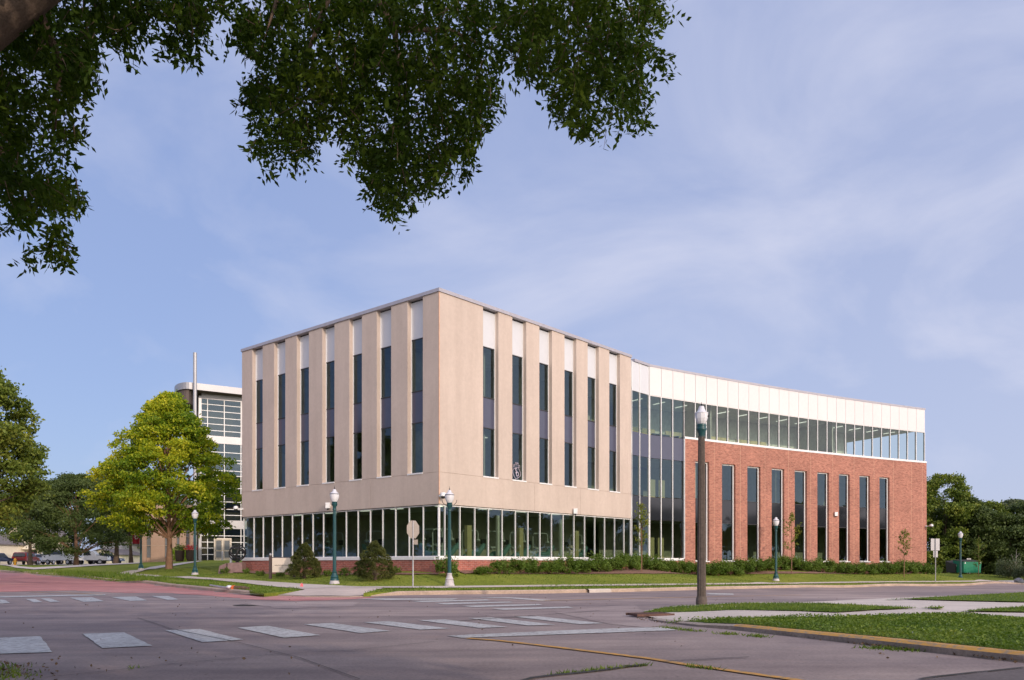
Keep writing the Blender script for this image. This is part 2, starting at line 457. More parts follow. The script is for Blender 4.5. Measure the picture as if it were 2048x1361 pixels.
class MB:
    def __init__(s):
        s.v, s.f, s.uv, s.mi = [], [], [], []
        s.m = 0
    def face(s, pts, uvs=None):
        b = len(s.v)
        s.v.extend([tuple(p) for p in pts])
        s.f.append(tuple(range(b, b + len(pts))))
        s.uv.append(uvs or [(0, 0)] * len(pts))
        s.mi.append(s.m)
    def hexa(s, P, uvs=None):
        """P: 8 points, bottom 0-3 ccw, top 4-7; front face is 0,1,5,4"""
        u = uvs or [(0, 0)] * 8
        for q in ((0, 1, 5, 4), (1, 2, 6, 5), (2, 3, 7, 6), (3, 0, 4, 7), (4, 5, 6, 7), (3, 2, 1, 0)):
            s.face([P[i] for i in q], [u[i] for i in q])
    def box(s, x0, x1, y0, y1, z0, z1):
        s.hexa([(x0, y0, z0), (x1, y0, z0), (x1, y1, z0), (x0, y1, z0), (x0, y0, z1), (x1, y0, z1), (x1, y1, z1), (x0, y1, z1)])
    def tube(s, pts, radii, n=8, cap=True):
        pts = [Vector(p) for p in pts]
        if isinstance(radii, (int, float)): radii = [radii] * len(pts)
        b = len(s.v)
        up = Vector((0.13, 0.31, 0.94))
        for i, p in enumerate(pts):
            d = (pts[min(i + 1, len(pts) - 1)] - pts[max(i - 1, 0)])
            if d.length < 1e-6: d = Vector((0, 0, 1))
            d.normalize()
            a = d.cross(up if abs(d.dot(up)) < 0.95 else Vector((1, 0, 0))).normalized()
            c = d.cross(a)
            for k in range(n):
                t = 2 * math.pi * k / n
                s.v.append(tuple(p + (a * math.cos(t) + c * math.sin(t)) * radii[i]))
        for i in range(len(pts) - 1):
            for k in range(n):
                k2 = (k + 1) % n
                s.f.append((b + i * n + k, b + i * n + k2, b + (i + 1) * n + k2, b + (i + 1) * n + k))
                s.uv.append([(0, 0)] * 4); s.mi.append(s.m)
        if cap:
            for i in (0, len(pts) - 1):
                s.f.append(tuple(b + i * n + k for k in range(n)))
                s.uv.append([(0, 0)] * n); s.mi.append(s.m)
    def lathe(s, prof, n=16, c=(0, 0, 0), flute=0.0):
        b = len(s.v)
        for r, z in prof:
            for k in range(n):
                t = 2 * math.pi * k / n
                rr = r * (1 - flute * (k % 2))
                s.v.append((c[0] + rr * math.cos(t), c[1] + rr * math.sin(t), c[2] + z))
        for i in range(len(prof) - 1):
            for k in range(n):
                k2 = (k + 1) % n
                s.f.append((b + i * n + k, b + i * n + k2, b + (i + 1) * n + k2, b + (i + 1) * n + k))
                s.uv.append([(0, 0)] * 4); s.mi.append(s.m)
        for i in (0, len(prof) - 1):
            s.f.append(tuple(b + i * n + k for k in range(n)))
            s.uv.append([(0, 0)] * n); s.mi.append(s.m)
    def ico(s, c, r, sq=(1, 1, 1), jit=0.0, seg=8):
        b = len(s.v)
        rings = seg // 2 + 1
        for i in range(rings):
            ph = math.pi * i / (rings - 1)
            for k in range(seg):
                t = 2 * math.pi * k / seg
                j = 1 + (rnd.random() - 0.5) * jit
                s.v.append((c[0] + r * sq[0] * math.sin(ph) * math.cos(t) * j, c[1] + r * sq[1] * math.sin(ph) * math.sin(t) * j, c[2] + r * sq[2] * math.cos(ph)))
        for i in range(rings - 1):
            for k in range(seg):
                k2 = (k + 1) % seg
                s.f.append((b + i * seg + k, b + (i + 1) * seg + k, b + (i + 1) * seg + k2, b + i * seg + k2))
                s.uv.append([(0, 0)] * 4); s.mi.append(s.m)
    def build(s, name, mats, parent=None, smooth=False, world=False, loc=None):
        if not isinstance(mats, (list, tuple)): mats = [mats]
        off = Vector((0, 0, 0))
        if world and parent is not None:
            off = root_loc(parent)
        elif loc is not None:
            off = Vector(loc)
        me = bpy.data.meshes.new(name)
        vs = [(x - off.x, y - off.y, z - off.z) for x, y, z in s.v] if off.length > 0 else s.v
        me.from_pydata(vs, [], s.f)
        ul = me.uv_layers.new(name='UVMap')
        flat = [c for face in s.uv for uvc in face for c in uvc]
        ul.data.foreach_set('uv', flat)
        me.polygons.foreach_set('material_index', s.mi)
        if smooth:
            me.polygons.foreach_set('use_smooth', [True] * len(s.f))
        for m in mats: me.materials.append(m)
        me.validate()
        o = bpy.data.objects.new(name, me)
        COL.objects.link(o)
        if parent is not None: o.parent = parent
        if loc is not None: o.location = loc
        if smooth:
            try: me.set_sharp_from_angle(angle=math.radians(40))
            except Exception: pass
        return o

def root_loc(o):
    v = Vector((0, 0, 0))
    while o is not None:
        v = v + Vector(o.location)
        o = o.parent
    return v

def copy_tree(o, parent=None):
    c = o.copy()
    COL.objects.link(c)
    c.parent = parent
    for ch in list(o.children):
        copy_tree(ch, c)
    return c

def np_mesh(name, verts, nper, mat, parent=None, loc=None, smooth=False):
    """verts (N*nper,3): N separate polygons"""
    n = len(verts) // nper
    me = bpy.data.meshes.new(name)
    me.vertices.add(len(verts)); me.loops.add(len(verts)); me.polygons.add(n)
    me.vertices.foreach_set('co', np.asarray(verts, dtype=np.float32).ravel())
    me.loops.foreach_set('vertex_index', np.arange(len(verts), dtype=np.int32))
    me.polygons.foreach_set('loop_start', np.arange(0, len(verts), nper, dtype=np.int32))
    me.update(calc_edges=True)
    me.materials.append(mat)
    o = bpy.data.objects.new(name, me)
    COL.objects.link(o)
    if parent is not None: o.parent = parent
    if loc is not None: o.location = loc
    return o

def unit(a):
    return a / np.maximum(np.linalg.norm(a, axis=1, keepdims=True), 1e-9)

def leaves(centers, length, width, axis=None, spread=1.0, rng=NR, fold=0.0):
    """one rhombus per centre; axis = preferred direction of the leaf"""
    n = len(centers)
    d = unit(rng.normal(size=(n, 3)))
    if axis is not None:
        d = unit(np.asarray(axis) + d * spread)
    q = unit(np.cross(d, unit(rng.normal(size=(n, 3)))))
    L = (length * (0.65 + 0.7 * rng.random((n, 1))))
    W = (width * (0.65 + 0.7 * rng.random((n, 1))))
    c = centers
    v = np.empty((n, 4, 3))
    v[:, 0] = c - d * L / 2
    v[:, 1] = c + q * W / 2 - d * L * 0.06
    v[:, 2] = c + d * L / 2
    v[:, 3] = c - q * W / 2 - d * L * 0.06
    return v.reshape(-1, 3)

# ------------------------------------------------------------------ terrain
def wxy(px, d):
    return ((px - CX) / F * d, d)

_ctl = []
def ctl(px, py, d, off=0.13):
    x, y = wxy(px, d)
    _ctl.append((x, y, EYE - d * (py - HY) / F - off))
for a in [(878, 1147, 41.8), (484, 1143, 53.8), (1262, 1139.5, 54), (1550, 1143, 62), (1849, 1148, 71.5), (669, 1168, 39.3),
          (899, 1172, 38.8), (390, 1150, 57.3), (1552, 1162, 58.5), (1921, 1161, 76), (282, 1141, 66), (826, 1177, 35.2),
          (338, 1138, 63), (430, 1121, 92), (389, 1123.5, 80), (283, 1126.4, 95), (12, 1131, 95), (120, 1131, 95), (50, 1130, 115),
          (40, 1129, 130), (200, 1129, 120), (152, 1130.5, 85), (1950, 1149, 90), (2000, 1152, 85), (1900, 1148, 95), (2048, 1158, 84)]:
    ctl(*a)
def z_road(x, y):
    """road surface: falls gently along the right street, climbs along the left one"""
    s = (x + 3.7) * .654 + (y - 32) * .757
    u = -(x + 7) * .757 + (y - 33) * .654
    return -.011 * np.maximum(0, s - 5) * (x > -6) + .023 * np.maximum(0, u - 25) * (x < -12)
FAR_PX = [(0, 1144.5), (60, 1148.2), (117, 1153), (254, 1165.5), (330, 1172.5), (400, 1180), (440, 1184.5), (485, 1188.5), (560, 1192.5),
          (610, 1194.5), (660, 1195), (700, 1195), (735, 1193.5), (800, 1191), (900, 1189.5), (1000, 1188.5), (1100, 1187.3), (1250, 1184.5),
          (1350, 1181.8), (1450, 1179), (1540, 1177), (1640, 1175.3), (1740, 1174), (1840, 1172.8), (1940, 1171.5), (2048, 1170.2)]
_curb = []
for _a, _b in FAR_PX:
    t_ = np.arange(15, 120, .02); x_ = (_a - CX) / F * t_
    k_ = int(np.argmax(EYE - (_b - HY) / F * t_ - z_road(x_, t_) < 0))
    _curb.append((x_[k_], t_[k_]))
_cx = np.array([p[0] for p in _curb]); _cy = np.array([p[1] for p in _curb])
for p in _curb: _ctl.append((p[0], p[1], float(z_road(p[0], p[1]))))
for x_ in np.arange(-60, 75, 9.0):
    for y_ in np.arange(-20, 82, 8.0):
        if y_ < np.interp(x_, _cx, _cy, left=_cy[0] - (x_ - _cx[0]) * .9, right=_cy[-1] + (x_ - _cx[-1]) * .7) - 2.5:
            _ctl.append((x_, y_, float(z_road(x_, y_))))
for p in [(-150, 200, 1.1), (150, 200, 0), (0, 300, 1), (-200, 50, .8), (200, 60, -.9), (0, -100, 0), (0, 50, .62), (2, 58, .65), (12, 66, .6), (22, 76, .5), (30, 84, .3), (-10, 56, .65), (-8, 70, .9),
          (-150, -100, 0), (150, -100, 0), (100, 100, -.9), (0, 85, .8), (-10, 100, 1.2), (-60, 130, 1.1), (-75, 90, .9)]:
    _ctl.append(p)
_c = np.array(_ctl)
_D = np.sqrt(((_c[:, None, :2] - _c[None, :, :2]) ** 2).sum(-1) + 9.0)
_A = np.zeros((len(_c) + 3,) * 2)
_A[:len(_c), :len(_c)] = -_D
_A[:len(_c), len(_c):] = np.c_[np.ones(len(_c)), _c[:, :2]]
_A[len(_c):, :len(_c)] = _A[:len(_c), len(_c):].T
_w = np.linalg.solve(_A, np.r_[_c[:, 2], 0, 0, 0])

def Hv(x, y):
    x = np.clip(np.asarray(x, float), -220, 220); y = np.clip(np.asarray(y, float), -120, 320)
    d = np.sqrt((x[..., None] - _c[:, 0]) ** 2 + (y[..., None] - _c[:, 1]) ** 2 + 9.0)
    return -(d * _w[:len(_c)]).sum(-1) + _w[-3] + _w[-2] * x + _w[-1] * y
def H(x, y): return float(Hv(x, y))

def at(px, py, off=0.0):
    """ground point seen at a photo pixel"""
    t = np.concatenate([np.arange(3, 60, 0.1), np.arange(60, 260, 0.5)])
    x = (px - CX) / F * t
    z = EYE - (py - HY) / F * t - Hv(x, t) - off
    i = np.argmax(z < 0)
    if z[i] >= 0: i = len(t) - 1
    a, b = t[max(i - 1, 0)], t[i]
    za, zb = z[max(i - 1, 0)], z[i]
    tt = a + (b - a) * (za / (za - zb) if za != zb else 0)
    return ((px - CX) / F * tt, tt)

def ground(px, d, off=0.13):
    x, y = wxy(px, d)
    return (x, y, H(x, y) + off)

def inside(poly, x, y):
    poly = np.asarray(poly)
    c = np.zeros(np.shape(x), bool)
    j = len(poly) - 1
    for i in range(len(poly)):
        xi, yi = poly[i]; xj, yj = poly[j]
        if yi != yj:
            c ^= ((yi > y) != (yj > y)) & (x < (xj - xi) * (y - yi) / (yj - yi) + xi)
        j = i
    return c

def densify(poly, step, closed=True, jit=0.0):
    out = []
    n = len(poly)
    for i in range(n if closed else n - 1):
        a, b = poly[i], poly[(i + 1) % n]
        L = math.hypot(b[0] - a[0], b[1] - a[1])
        k = max(1, int(math.ceil(L / step)))
        for j in range(k):
            t = j / k
            jj = jit if (j > 0) else 0
            out.append((a[0] + (b[0] - a[0]) * t + (rnd.random() - .5) * jj, a[1] + (b[1] - a[1]) * t + (rnd.random() - .5) * jj))
    if not closed: out.append(tuple(poly[-1]))
    return out

def patch(name, poly, off, mat, step=1.5, skirt=0.0, kind='structure', jit=0.0, offfn=None, edge_step=None):
    poly = densify(poly, edge_step or step, True, jit)
    P = np.array(poly)
    x0, y0 = P.min(0); x1, y1 = P.max(0)
    gx, gy = np.meshgrid(np.arange(x0 + step * .4, x1, step), np.arange(y0 + step * .4, y1, step))
    gx, gy = gx.ravel(), gy.ravel()
    m = inside(poly, gx, gy)
    vs = [Vector(p) for p in poly] + [Vector(p) for p in zip(gx[m], gy[m])]
    n = len(poly)
    r = delaunay_2d_cdt(vs, [(i, (i + 1) % n) for i in range(n)], [], 1, 1e-5)
    V = np.array([tuple(v) for v in r[0]])
    o_ = off if offfn is None else np.array([offfn(a, b) for a, b in V])
    Z = Hv(V[:, 0], V[:, 1]) + o_
    mb = MB()
    mb.v = [(a, b, c) for (a, b), c in zip(V, Z)]
    for f in r[2]:
        q = [mb.v[i] for i in f]
        ar = (q[1][0] - q[0][0]) * (q[2][1] - q[0][1]) - (q[1][1] - q[0][1]) * (q[2][0] - q[0][0])
        mb.f.append(tuple(f) if ar > 0 else tuple(reversed(f)))
        mb.uv.append([(0, 0)] * len(f)); mb.mi.append(0)
    if skirt:
        for i in range(n):
            a, b = poly[i], poly[(i + 1) % n]
            za, zb = H(*a) + off, H(*b) + off
            mb.face([(a[0], a[1], za), (b[0], b[1], zb), (b[0], b[1], zb - skirt), (a[0], a[1], za - skirt)])
    o = mb.build(name, mat)
    o['kind'] = kind
    return o

def offset_line(pts, d):
    """offset an open polyline to its left by d"""
    out = []
    for i, p in enumerate(pts):
        a = pts[max(i - 1, 0)]; b = pts[min(i + 1, len(pts) - 1)]
        dx, dy = b[0] - a[0], b[1] - a[1]
        L = math.hypot(dx, dy) or 1
        out.append((p[0] - dy / L * d, p[1] + dx / L * d))
    return out

def strip(name, pts, w, off, mat, kind='structure', step=0.6, wob=0.0, build=True, mb=None):
    pts = densify(pts, step, False)
    if wob:
        pts = [(x + (rnd.random() - .5) * wob, y + (rnd.random() - .5) * wob) for x, y in pts]
    A, B = offset_line(pts, w / 2), offset_line(pts, -w / 2)
    mb = mb or MB()
    for i in range(len(pts) - 1):
        q = [B[i], B[i + 1], A[i + 1], A[i]]
        mb.face([(x, y, H(x, y) + off) for x, y in q])
    if not build: return mb
    o = mb.build(name, mat); o['kind'] = kind
    return o

def curb_strip(name, pts, w, heights, mats, matidx=None, facemat=None):
    """pts: road side edge; curb body lies to the LEFT of the direction of travel; rounded top edge"""
    A = pts; B = offset_line(pts, w * 0.3); Cc = offset_line(pts, w)
    mb = MB()
    for i in range(len(pts) - 1):
        mb.m = matidx(i) if matidx else 0
        h0, h1 = heights[i], heights[i + 1]
        def P(p, z): return (p[0], p[1], H(p[0], p[1]) + z)
        if facemat is not None: mb.m = facemat
        mb.face([P(A[i], -.1), P(A[i + 1], -.1), P(A[i + 1], h1 * .72), P(A[i], h0 * .72)])
        mb.m = matidx(i) if matidx else 0
        mb.face([P(A[i], h0 * .72), P(A[i + 1], h1 * .72), P(B[i + 1], h1), P(B[i], h0)])
        mb.face([P(B[i], h0), P(B[i + 1], h1), P(Cc[i + 1], h1), P(Cc[i], h0)])
        mb.face([P(Cc[i], h0), P(Cc[i + 1], h1), P(Cc[i + 1], -.1), P(Cc[i], -.1)])
    o = mb.build(name, mats)
    o['kind'] = 'structure'
    return o

# ------------------------------------------------------------------ ground, roads, lawns
xs = np.r_[np.array([-1500, -900, -500, -350]), np.arange(-220, 221, 10), np.array([350, 500, 900, 1500])]
ys = np.r_[np.array([-600, -300]), np.arange(-120, 321, 10), np.array([400, 600, 1000, 1800])]
mb = MB()
GX, GY = np.meshgrid(xs, ys)
GZ = Hv(GX, GY) - np.where((np.abs(GX) < 135) & (GY > -60) & (GY < 125), 0.6, 0.12)
nx = len(xs)
mb.v = [(float(a), float(b), float(c)) for a, b, c in zip(GX.ravel(), GY.ravel(), GZ.ravel())]
for j in range(len(ys) - 1):
    for i in range(nx - 1):
        mb.f.append((j * nx + i, j * nx + i + 1, (j + 1) * nx + i + 1, (j + 1) * nx + i)); mb.uv.append([(0, 0)] * 4); mb.mi.append(0)
g = mb.build('ground', M['grass_rough']); g['kind'] = 'structure'

patch('road', [(-110, -8), (-110, 108), (-60, 90), (0, 45), (30, 70), (110, 112), (110, -40), (14, -40), (-2, -8)], 0.0, M['road'], 1.1)

far_px = FAR_PX
far = list(_curb)
ext_l = [(far[0][0] - .757 * 50, far[0][1] + .654 * 50)]
ext_r = [(far[-1][0] + .83 * 50, far[-1][1] + .56 * 50)]
far_full = ext_l + far + ext_r
def curb_h(px): return 0.15 if (px < 560 or px > 740) else 0.03
hts = [.15] + [curb_h(p[0]) for p in far_px] + [.15]
fd, hd = [], []
for i in range(len(far_full) - 1):
    a, b = far_full[i], far_full[i + 1]
    k = max(1, int(math.hypot(b[0] - a[0], b[1] - a[1]) / 1.2))
    for j in range(k):
        t = j / k
        fd.append((a[0] + (b[0] - a[0]) * t, a[1] + (b[1] - a[1]) * t)); hd.append(hts[i] * (1 - t) + hts[i + 1] * t)
fd.append(far_full[-1]); hd.append(hts[-1])
def far_mat(i):
    return 2 if 24 < fd[i][0] * 0 + (CX + F * fd[i][0] / max(fd[i][1], 1)) * 0 else 0
curb_strip('curb', fd, 0.20, hd, [M['curb']])
# the pale new piece of kerb in the far row
pc = [at(1178, 1186), at(1222, 1185)]
curb_strip('curb', offset_line(pc, -0.02), 0.22, [.156, .156], [M['sidewalk']])

inner = offset_line(far_full, 0.19)
iL = [p for p, q in zip(inner[1:-1], far_px) if q[0] <= 485]
iR = [p for p, q in zip(inner[1:-1], far_px) if q[0] >= 800]
notch = [at(528, 1187.5, .13), at(606, 1180.8, .13), at(592, 1177.5, .13), at(640, 1173, .13), at(721, 1176, .13), at(752, 1180, .13), at(727, 1186.8, .13)]
campus = [inner[0]] + iL + notch + iR + [inner[-1], (130, 140), (130, 190), (-170, 190), (-170, 130)]
patch('lawn', campus, 0.13, M['grass'], 1.4, skirt=.16)
# apron where the footpaths meet the kerb
ap = [at(480, 1189.2), at(560, 1192), at(610, 1194), at(700, 1194.6), at(735, 1193), at(770, 1191.5), at(727, 1186.5, .13), at(755, 1179.8, .13), at(770, 1178, .13),
      at(721, 1174.5, .13), at(600, 1169, .13), at(560, 1174, .13), at(610, 1180.6, .13), at(524, 1187.8, .13)]
edge = [at(a, b) for a, b in far_px if 480 <= a <= 800]
def ap_off(x, y):
    d = 1e9
    for i in range(len(edge) - 1):
        ax, ay = edge[i]; bx, by = edge[i + 1]
        t = max(0, min(1, ((x - ax) * (bx - ax) + (y - ay) * (by - ay)) / ((bx - ax) ** 2 + (by - ay) ** 2)))
        d = min(d, math.hypot(x - ax - t * (bx - ax), y - ay - t * (by - ay)))
    return min(0.158, 0.035 + 0.06 * d)
patch('ramp', ap, 0.1, M['ramp_conc'], 0.7, offfn=ap_off)

def px_poly(pts, off=0.13, open_=False):
    out = []
    for i, (a, b) in enumerate(pts):
        if open_ and i == len(pts) - 1:
            out.append(at(a, b, off)); break
        c, d = pts[(i + 1) % len(pts)]
        k = max(1, int(abs(c - a) / 45))
        for j in range(k):
            out.append(at(a + (c - a) * j / k, b + (d - b) * j / k, off))
    return out
walk_r = px_poly([(700, 1175.6), (721, 1177), (850, 1177.6), (1000, 1175.8), (1300, 1172.2), (1550, 1169), (1800, 1165.8), (2048, 1163.6), (2180, 1162.4),
                  (2180, 1160.8), (2048, 1161.8), (1800, 1163.6), (1550, 1166.6), (1300, 1169.2), (1000, 1172.6), (850, 1174), (721, 1174.8), (690, 1173.5)])
patch('sidewalk', walk_r, 0.165, M['sidewalk'], 1.0)
walk_l = px_poly([(244, 1147.2), (320, 1152), (400, 1156), (466, 1159.5), (540, 1165), (600, 1169), (690, 1173.5), (700, 1175.6), (640, 1178), (598, 1178.5), (510, 1170.5), (422, 1160.5), (320, 1155.6), (234, 1148.8)])
patch('sidewalk', walk_l, 0.167, M['sidewalk'], 1.0)
patch('path', px_poly([(234, 1148.6), (262, 1142.5), (300, 1135.5), (350, 1128.5), (392, 1123.6), (406, 1123.6), (360, 1131), (318, 1137.5), (285, 1143.5), (262, 1149)]), 0.18, M['sidewalk'], 1.0)
patch('path', px_poly([(283, 1126.3), (180, 1130.3), (100, 1134.5), (68, 1136.5), (40, 1134), (12, 1131.1), (0, 1131.5), (30, 1136.6), (68, 1140.3), (105, 1138.3), (190, 1132.7), (284, 1127.8)]), 0.18, M['sidewalk'], 1.5)
# paved forecourt of the parking area far left
patch('parking_lot', [wxy(-200, 118), wxy(75, 104), wxy(240, 104), wxy(245, 125), wxy(-200, 135)], 0.15, M['sidewalk'], 3)
# planting bed along the foot of the building
BED = [(878 - 8, 1149), (1000, 1148.5), (1150, 1143), (1290, 1140.5), (1560, 1144), (1700, 1147.5), (1868, 1149.5), (1868, 1143), (1560, 1136), (1262, 1132), (900, 1140)]
bx = px_poly([(930, 1149), (1150, 1143.5), (1290, 1140.5), (1560, 1144), (1700, 1147.2), (1868, 1148.6)])
patch('planting_bed', bx + list(reversed([(p[0] - 1.0, p[1] + 2.2) for p in bx])), 0.165, M['mulch'], 0.8, jit=.2)
patch('planting_bed', px_poly([(437, 1141), (470, 1146.5), (535, 1149), (620, 1151), (760, 1151), (876, 1150.5), (878, 1148), (760, 1147), (600, 1146), (484, 1143.5), (460, 1139)]), 0.165, M['mulch'], 0.8, jit=.2)

# red chip road to the left
red = px_poly([(0, 1145), (60, 1148.5), (117, 1154.5), (254, 1166), (330, 1173), (400, 1180.4), (485, 1190.3), (560, 1193), (610, 1195), (700, 1195.6), (740, 1194.4),
               (735, 1197.5), (660, 1201), (590, 1203), (500, 1199.5), (430, 1193), (330, 1186.5), (250, 1187), (150, 1181.5), (0, 1184.5)], 0.0)
redw = [(red[0][0] - 30, red[0][1] + 26)] + red + [(red[-1][0] - 32, red[-1][1] + 12)]
patch('red_road', redw, 0.006, M['red_road'], 1.5, jit=0.5, edge_step=0.6)

# painted markings
def mark(pts, mat='road_white', off=0.011, name='crosswalk_marking'):
    o = patch(name, px_poly(pts, 0.0), off, M[mat], 0.8, jit=0.02, edge_step=0.35)
    return o
for q in [
    [(-170, 1284), (-70, 1281), (-60, 1315), (-180, 1319)], [(-30, 1278), (80, 1274), (105, 1306), (-20, 1310)], [(165, 1269), (248, 1266.5), (305, 1293), (205, 1298)], [(330, 1262), (400, 1259.5), (487, 1281), (405, 1286)],
    [(475, 1257), (535, 1253), (641, 1272), (568, 1277)], [(607, 1250), (665, 1247.5), (781, 1263.5), (719.6, 1267.6)],
    [(726.5, 1245.8), (777.7, 1243.7), (900.8, 1258.4), (841, 1260.8)], [(835.8, 1241.7), (890.5, 1240.3), (1015, 1255.3), (958.9, 1257.4)],
    [(935, 1237.6), (982.8, 1236.2), (1111, 1250.6), (1058, 1252.6)], [(1025.5, 1234.5), (1075, 1233.8), (1206.6, 1248), (1160.5, 1249.9)],
    [(894, 1273), (1120, 1262.5), (1250, 1257.5), (1325, 1256), (1355, 1262), (1250, 1265.5), (1100, 1271), (925, 1277.5)],
    [(0, 1200), (10, 1201), (20, 1207), (0, 1208)], [(51, 1199), (70, 1199), (85, 1205), (68, 1206)], [(80, 1198), (99, 1197.6), (120, 1204.4), (101, 1205.4)],
    [(140, 1196.5), (184.6, 1195.5), (208.5, 1203.4), (167.5, 1204.8)], [(222, 1195), (272, 1194), (294.6, 1202), (260, 1203)], [(302.5, 1193), (336.6, 1192.8), (357, 1200), (335, 1201)],
    [(0, 1193.5), (210, 1189.4), (212, 1191.4), (0, 1196)],
    [(713, 1198), (918, 1198), (905, 1200.5), (770, 1201)], [(822, 1203), (972.5, 1200), (981, 1202), (846, 1205.4)], [(868, 1207.5), (1018.7, 1204.4), (1027, 1206), (892, 1210)],
    [(923, 1213), (1076.7, 1209), (1085, 1211.3), (948.6, 1215.4)], [(982.8, 1218.4), (1136.6, 1214.3), (1146.8, 1216.7), (1006.7, 1221)],
    [(931.5, 1195), (1027, 1196), (1102.4, 1201.3), (1085, 1203), (1024, 1198)], [(1410, 1187), (1466, 1188), (1468, 1190.5), (1421, 1190)]]:
    mark(q)
_yl = [at(a, b) for a, b in [(936, 1278), (1000, 1283), (1112, 1296), (1300, 1319), (1367, 1330), (1585, 1361), (1800, 1398)]]
strip('centre_line', _yl, 0.13, 0.013, M['road_yellow'], wob=0.01)
strip('centre_line', [at(a, b) for a, b in [(1060, 1203), (1200, 1199.5), (1400, 1195), (1600, 1191)]], 0.12, 0.013, M['road_yellow'], wob=0.01)
strip('centre_line', [at(a, b) for a, b in [(60, 1185), (130, 1186.5), (205, 1190)]], 0.12, 0.013, M['road_yellow'], wob=0.01)
mb = MB()
for pts, w in [([(-60, 1283), (0, 1277.5), (330, 1262), (620, 1248), (920, 1243)], .018), ([(920, 1243), (1070, 1232)], .06), ([(275, 1237), (345, 1260)], .016),
               ([(60, 1361), (350, 1330), (560, 1310), (700, 1303), (870, 1285)], .016), ([(470, 1285), (600, 1318), (720, 1361)], .014),
               ([(1000, 1375), (1070, 1357), (1180, 1345), (1292, 1331)], .07), ([(1250, 1335), (1290, 1331)], .10), ([(1330, 1325), (1500, 1316)], .03),
               ([(1840, 1361), (1900, 1352), (2048, 1337)], .06), ([(470, 1211), (518, 1211.5)], .5), ([(345, 1260), (470, 1285)], .02),
               ([(700, 1236), (1070, 1232), (1200, 1222)], .03), ([(1150, 1227), (1300, 1215)], .02)]:
    strip('x', [at(a, b) for a, b in pts], w, 0.015, None, step=.25, wob=w * .5, build=False, mb=mb)
o = mb.build('road_joint', M['crack']); o['kind'] = 'structure'

M['dark_asphalt'] = road_mat('dark patched asphalt', (0.13, 0.11, 0.11), (0.10, 0.09, 0.09), (0.17, 0.145, 0.14), (1.1, 1.1, 1.1))
M['pale_slab'] = road_mat('paler concrete slab', (0.37, 0.30, 0.28), (0.30, 0.25, 0.24), (0.44, 0.36, 0.33), (1.1, 1.06, 1.02))
patch('road_patch', px_poly([(1700, 1400), (1835, 1362), (1900, 1352), (2048, 1338), (2200, 1330), (2300, 1400)], 0.0), 0.008, M['dark_asphalt'], .8, jit=.06, edge_step=.2)
patch('road_patch', px_poly([(1110, 1226), (1180, 1217), (1270, 1209), (1284, 1222), (1297, 1241), (1335, 1250), (1290, 1256), (1220, 1249)], 0.0), 0.006, M['pale_slab'], .8, jit=.12, edge_step=.3)
patch('road_patch', px_poly([(480, 1207), (640, 1203), (720, 1206), (700, 1214), (560, 1217)], 0.0), 0.006, M['pale_slab'], .8, jit=.3, edge_step=.5)
# islands and pavements at the near right
B_front = [(1298, 1241), (1340, 1247), (1394, 1254), (1466, 1260), (1530, 1267.5), (1601, 1275.5), (1680, 1284.5), (1757, 1293.5), (1840, 1303), (1912, 1311.5), (2048, 1326)]
bf = [at(a, b) for a, b in B_front]
bf_full = bf + [(bf[-1][0] + 10, bf[-1][1] - 5.5)]
bd = densify(bf_full, 0.5, False)
def kh(x, y):
    return np.interp(CX + F * np.asarray(x) / np.maximum(y, 1), [1298, 1394, 1466, 1757], [.035, .055, .095, .12])
pav = [at(1278, 1222, .1)] + offset_line(bf, .2) + [(bf[-1][0] + 10, bf[-1][1] - 5), (45, 8), (50, 40)] + px_poly(
    [(2200, 1181), (2048, 1184), (1768, 1199.5), (1640, 1204), (1503, 1203), (1355, 1206), (1285, 1215)], .12)
patch('sidewalk', pav, 0.1, M['sidewalk'], 1.0, offfn=lambda x, y: float(min(.09, kh(x, y) - .006)))
def bmat(i):
    x = CX + F * bd[i][0] / bd[i][1]
    return 1 if x < 1466 else (2 if (x < 1990 and rnd.random() > .05) or x >= 1990 else 0)
curb_strip('curb', bd, 0.26, [float(kh(*p)) for p in bd], [M['curb'], M['curb_grey'], M['curb_yellow']], bmat, facemat=1)
binner = offset_line(bf_full, 0.24)
TIP = .155
islA = px_poly([(1285, 1215.5), (1320, 1208), (1355, 1205), (1503, 1202.5), (1640, 1203.6), (1757, 1209.8), (1880, 1214.7)], TIP, True) + px_poly([(1889, 1215.2), (1757, 1220), (1671, 1225), (1581, 1221.5), (1460, 1219), (1293, 1219.8)], .105, True)
islB = binner[1:] + [(45, 9)] + px_poly([(2300, 1243), (2048, 1233), (1905, 1225.5), (1796, 1227), (1679, 1231), (1601, 1230), (1468, 1230), (1367, 1232), (1330, 1236)], TIP, True)
islC = px_poly([(1920, 1220.8), (1971, 1215), (2048, 1211.5), (2300, 1206)], TIP, True) + px_poly([(2300, 1228), (2048, 1225), (1951, 1223.6)], .105, True)
islD = px_poly([(1768, 1197.6), (1834, 1194), (2048, 1183.5), (2250, 1177)], TIP, True) + px_poly([(2300, 1197), (2048, 1205), (1912.5, 1202), (1815, 1199.4)], .105, True)
for p in (islA, islB, islC, islD):
    patch('lawn', p, 0.1, M['grass_rough'], 0.9, jit=.10, edge_step=.3, offfn=lambda x, y: float(kh(x, y)) + .004)
nl = [at(-90, 1322), at(-30, 1328), at(-8, 1350), at(4, 1400), (-3.9, 3), (-3.6, -20), (-70, -20), (-70, 11.5)]
patch('lawn', nl, 0.10, M['grass_rough'], 1.2, skirt=.1, jit=.1, edge_step=.3)
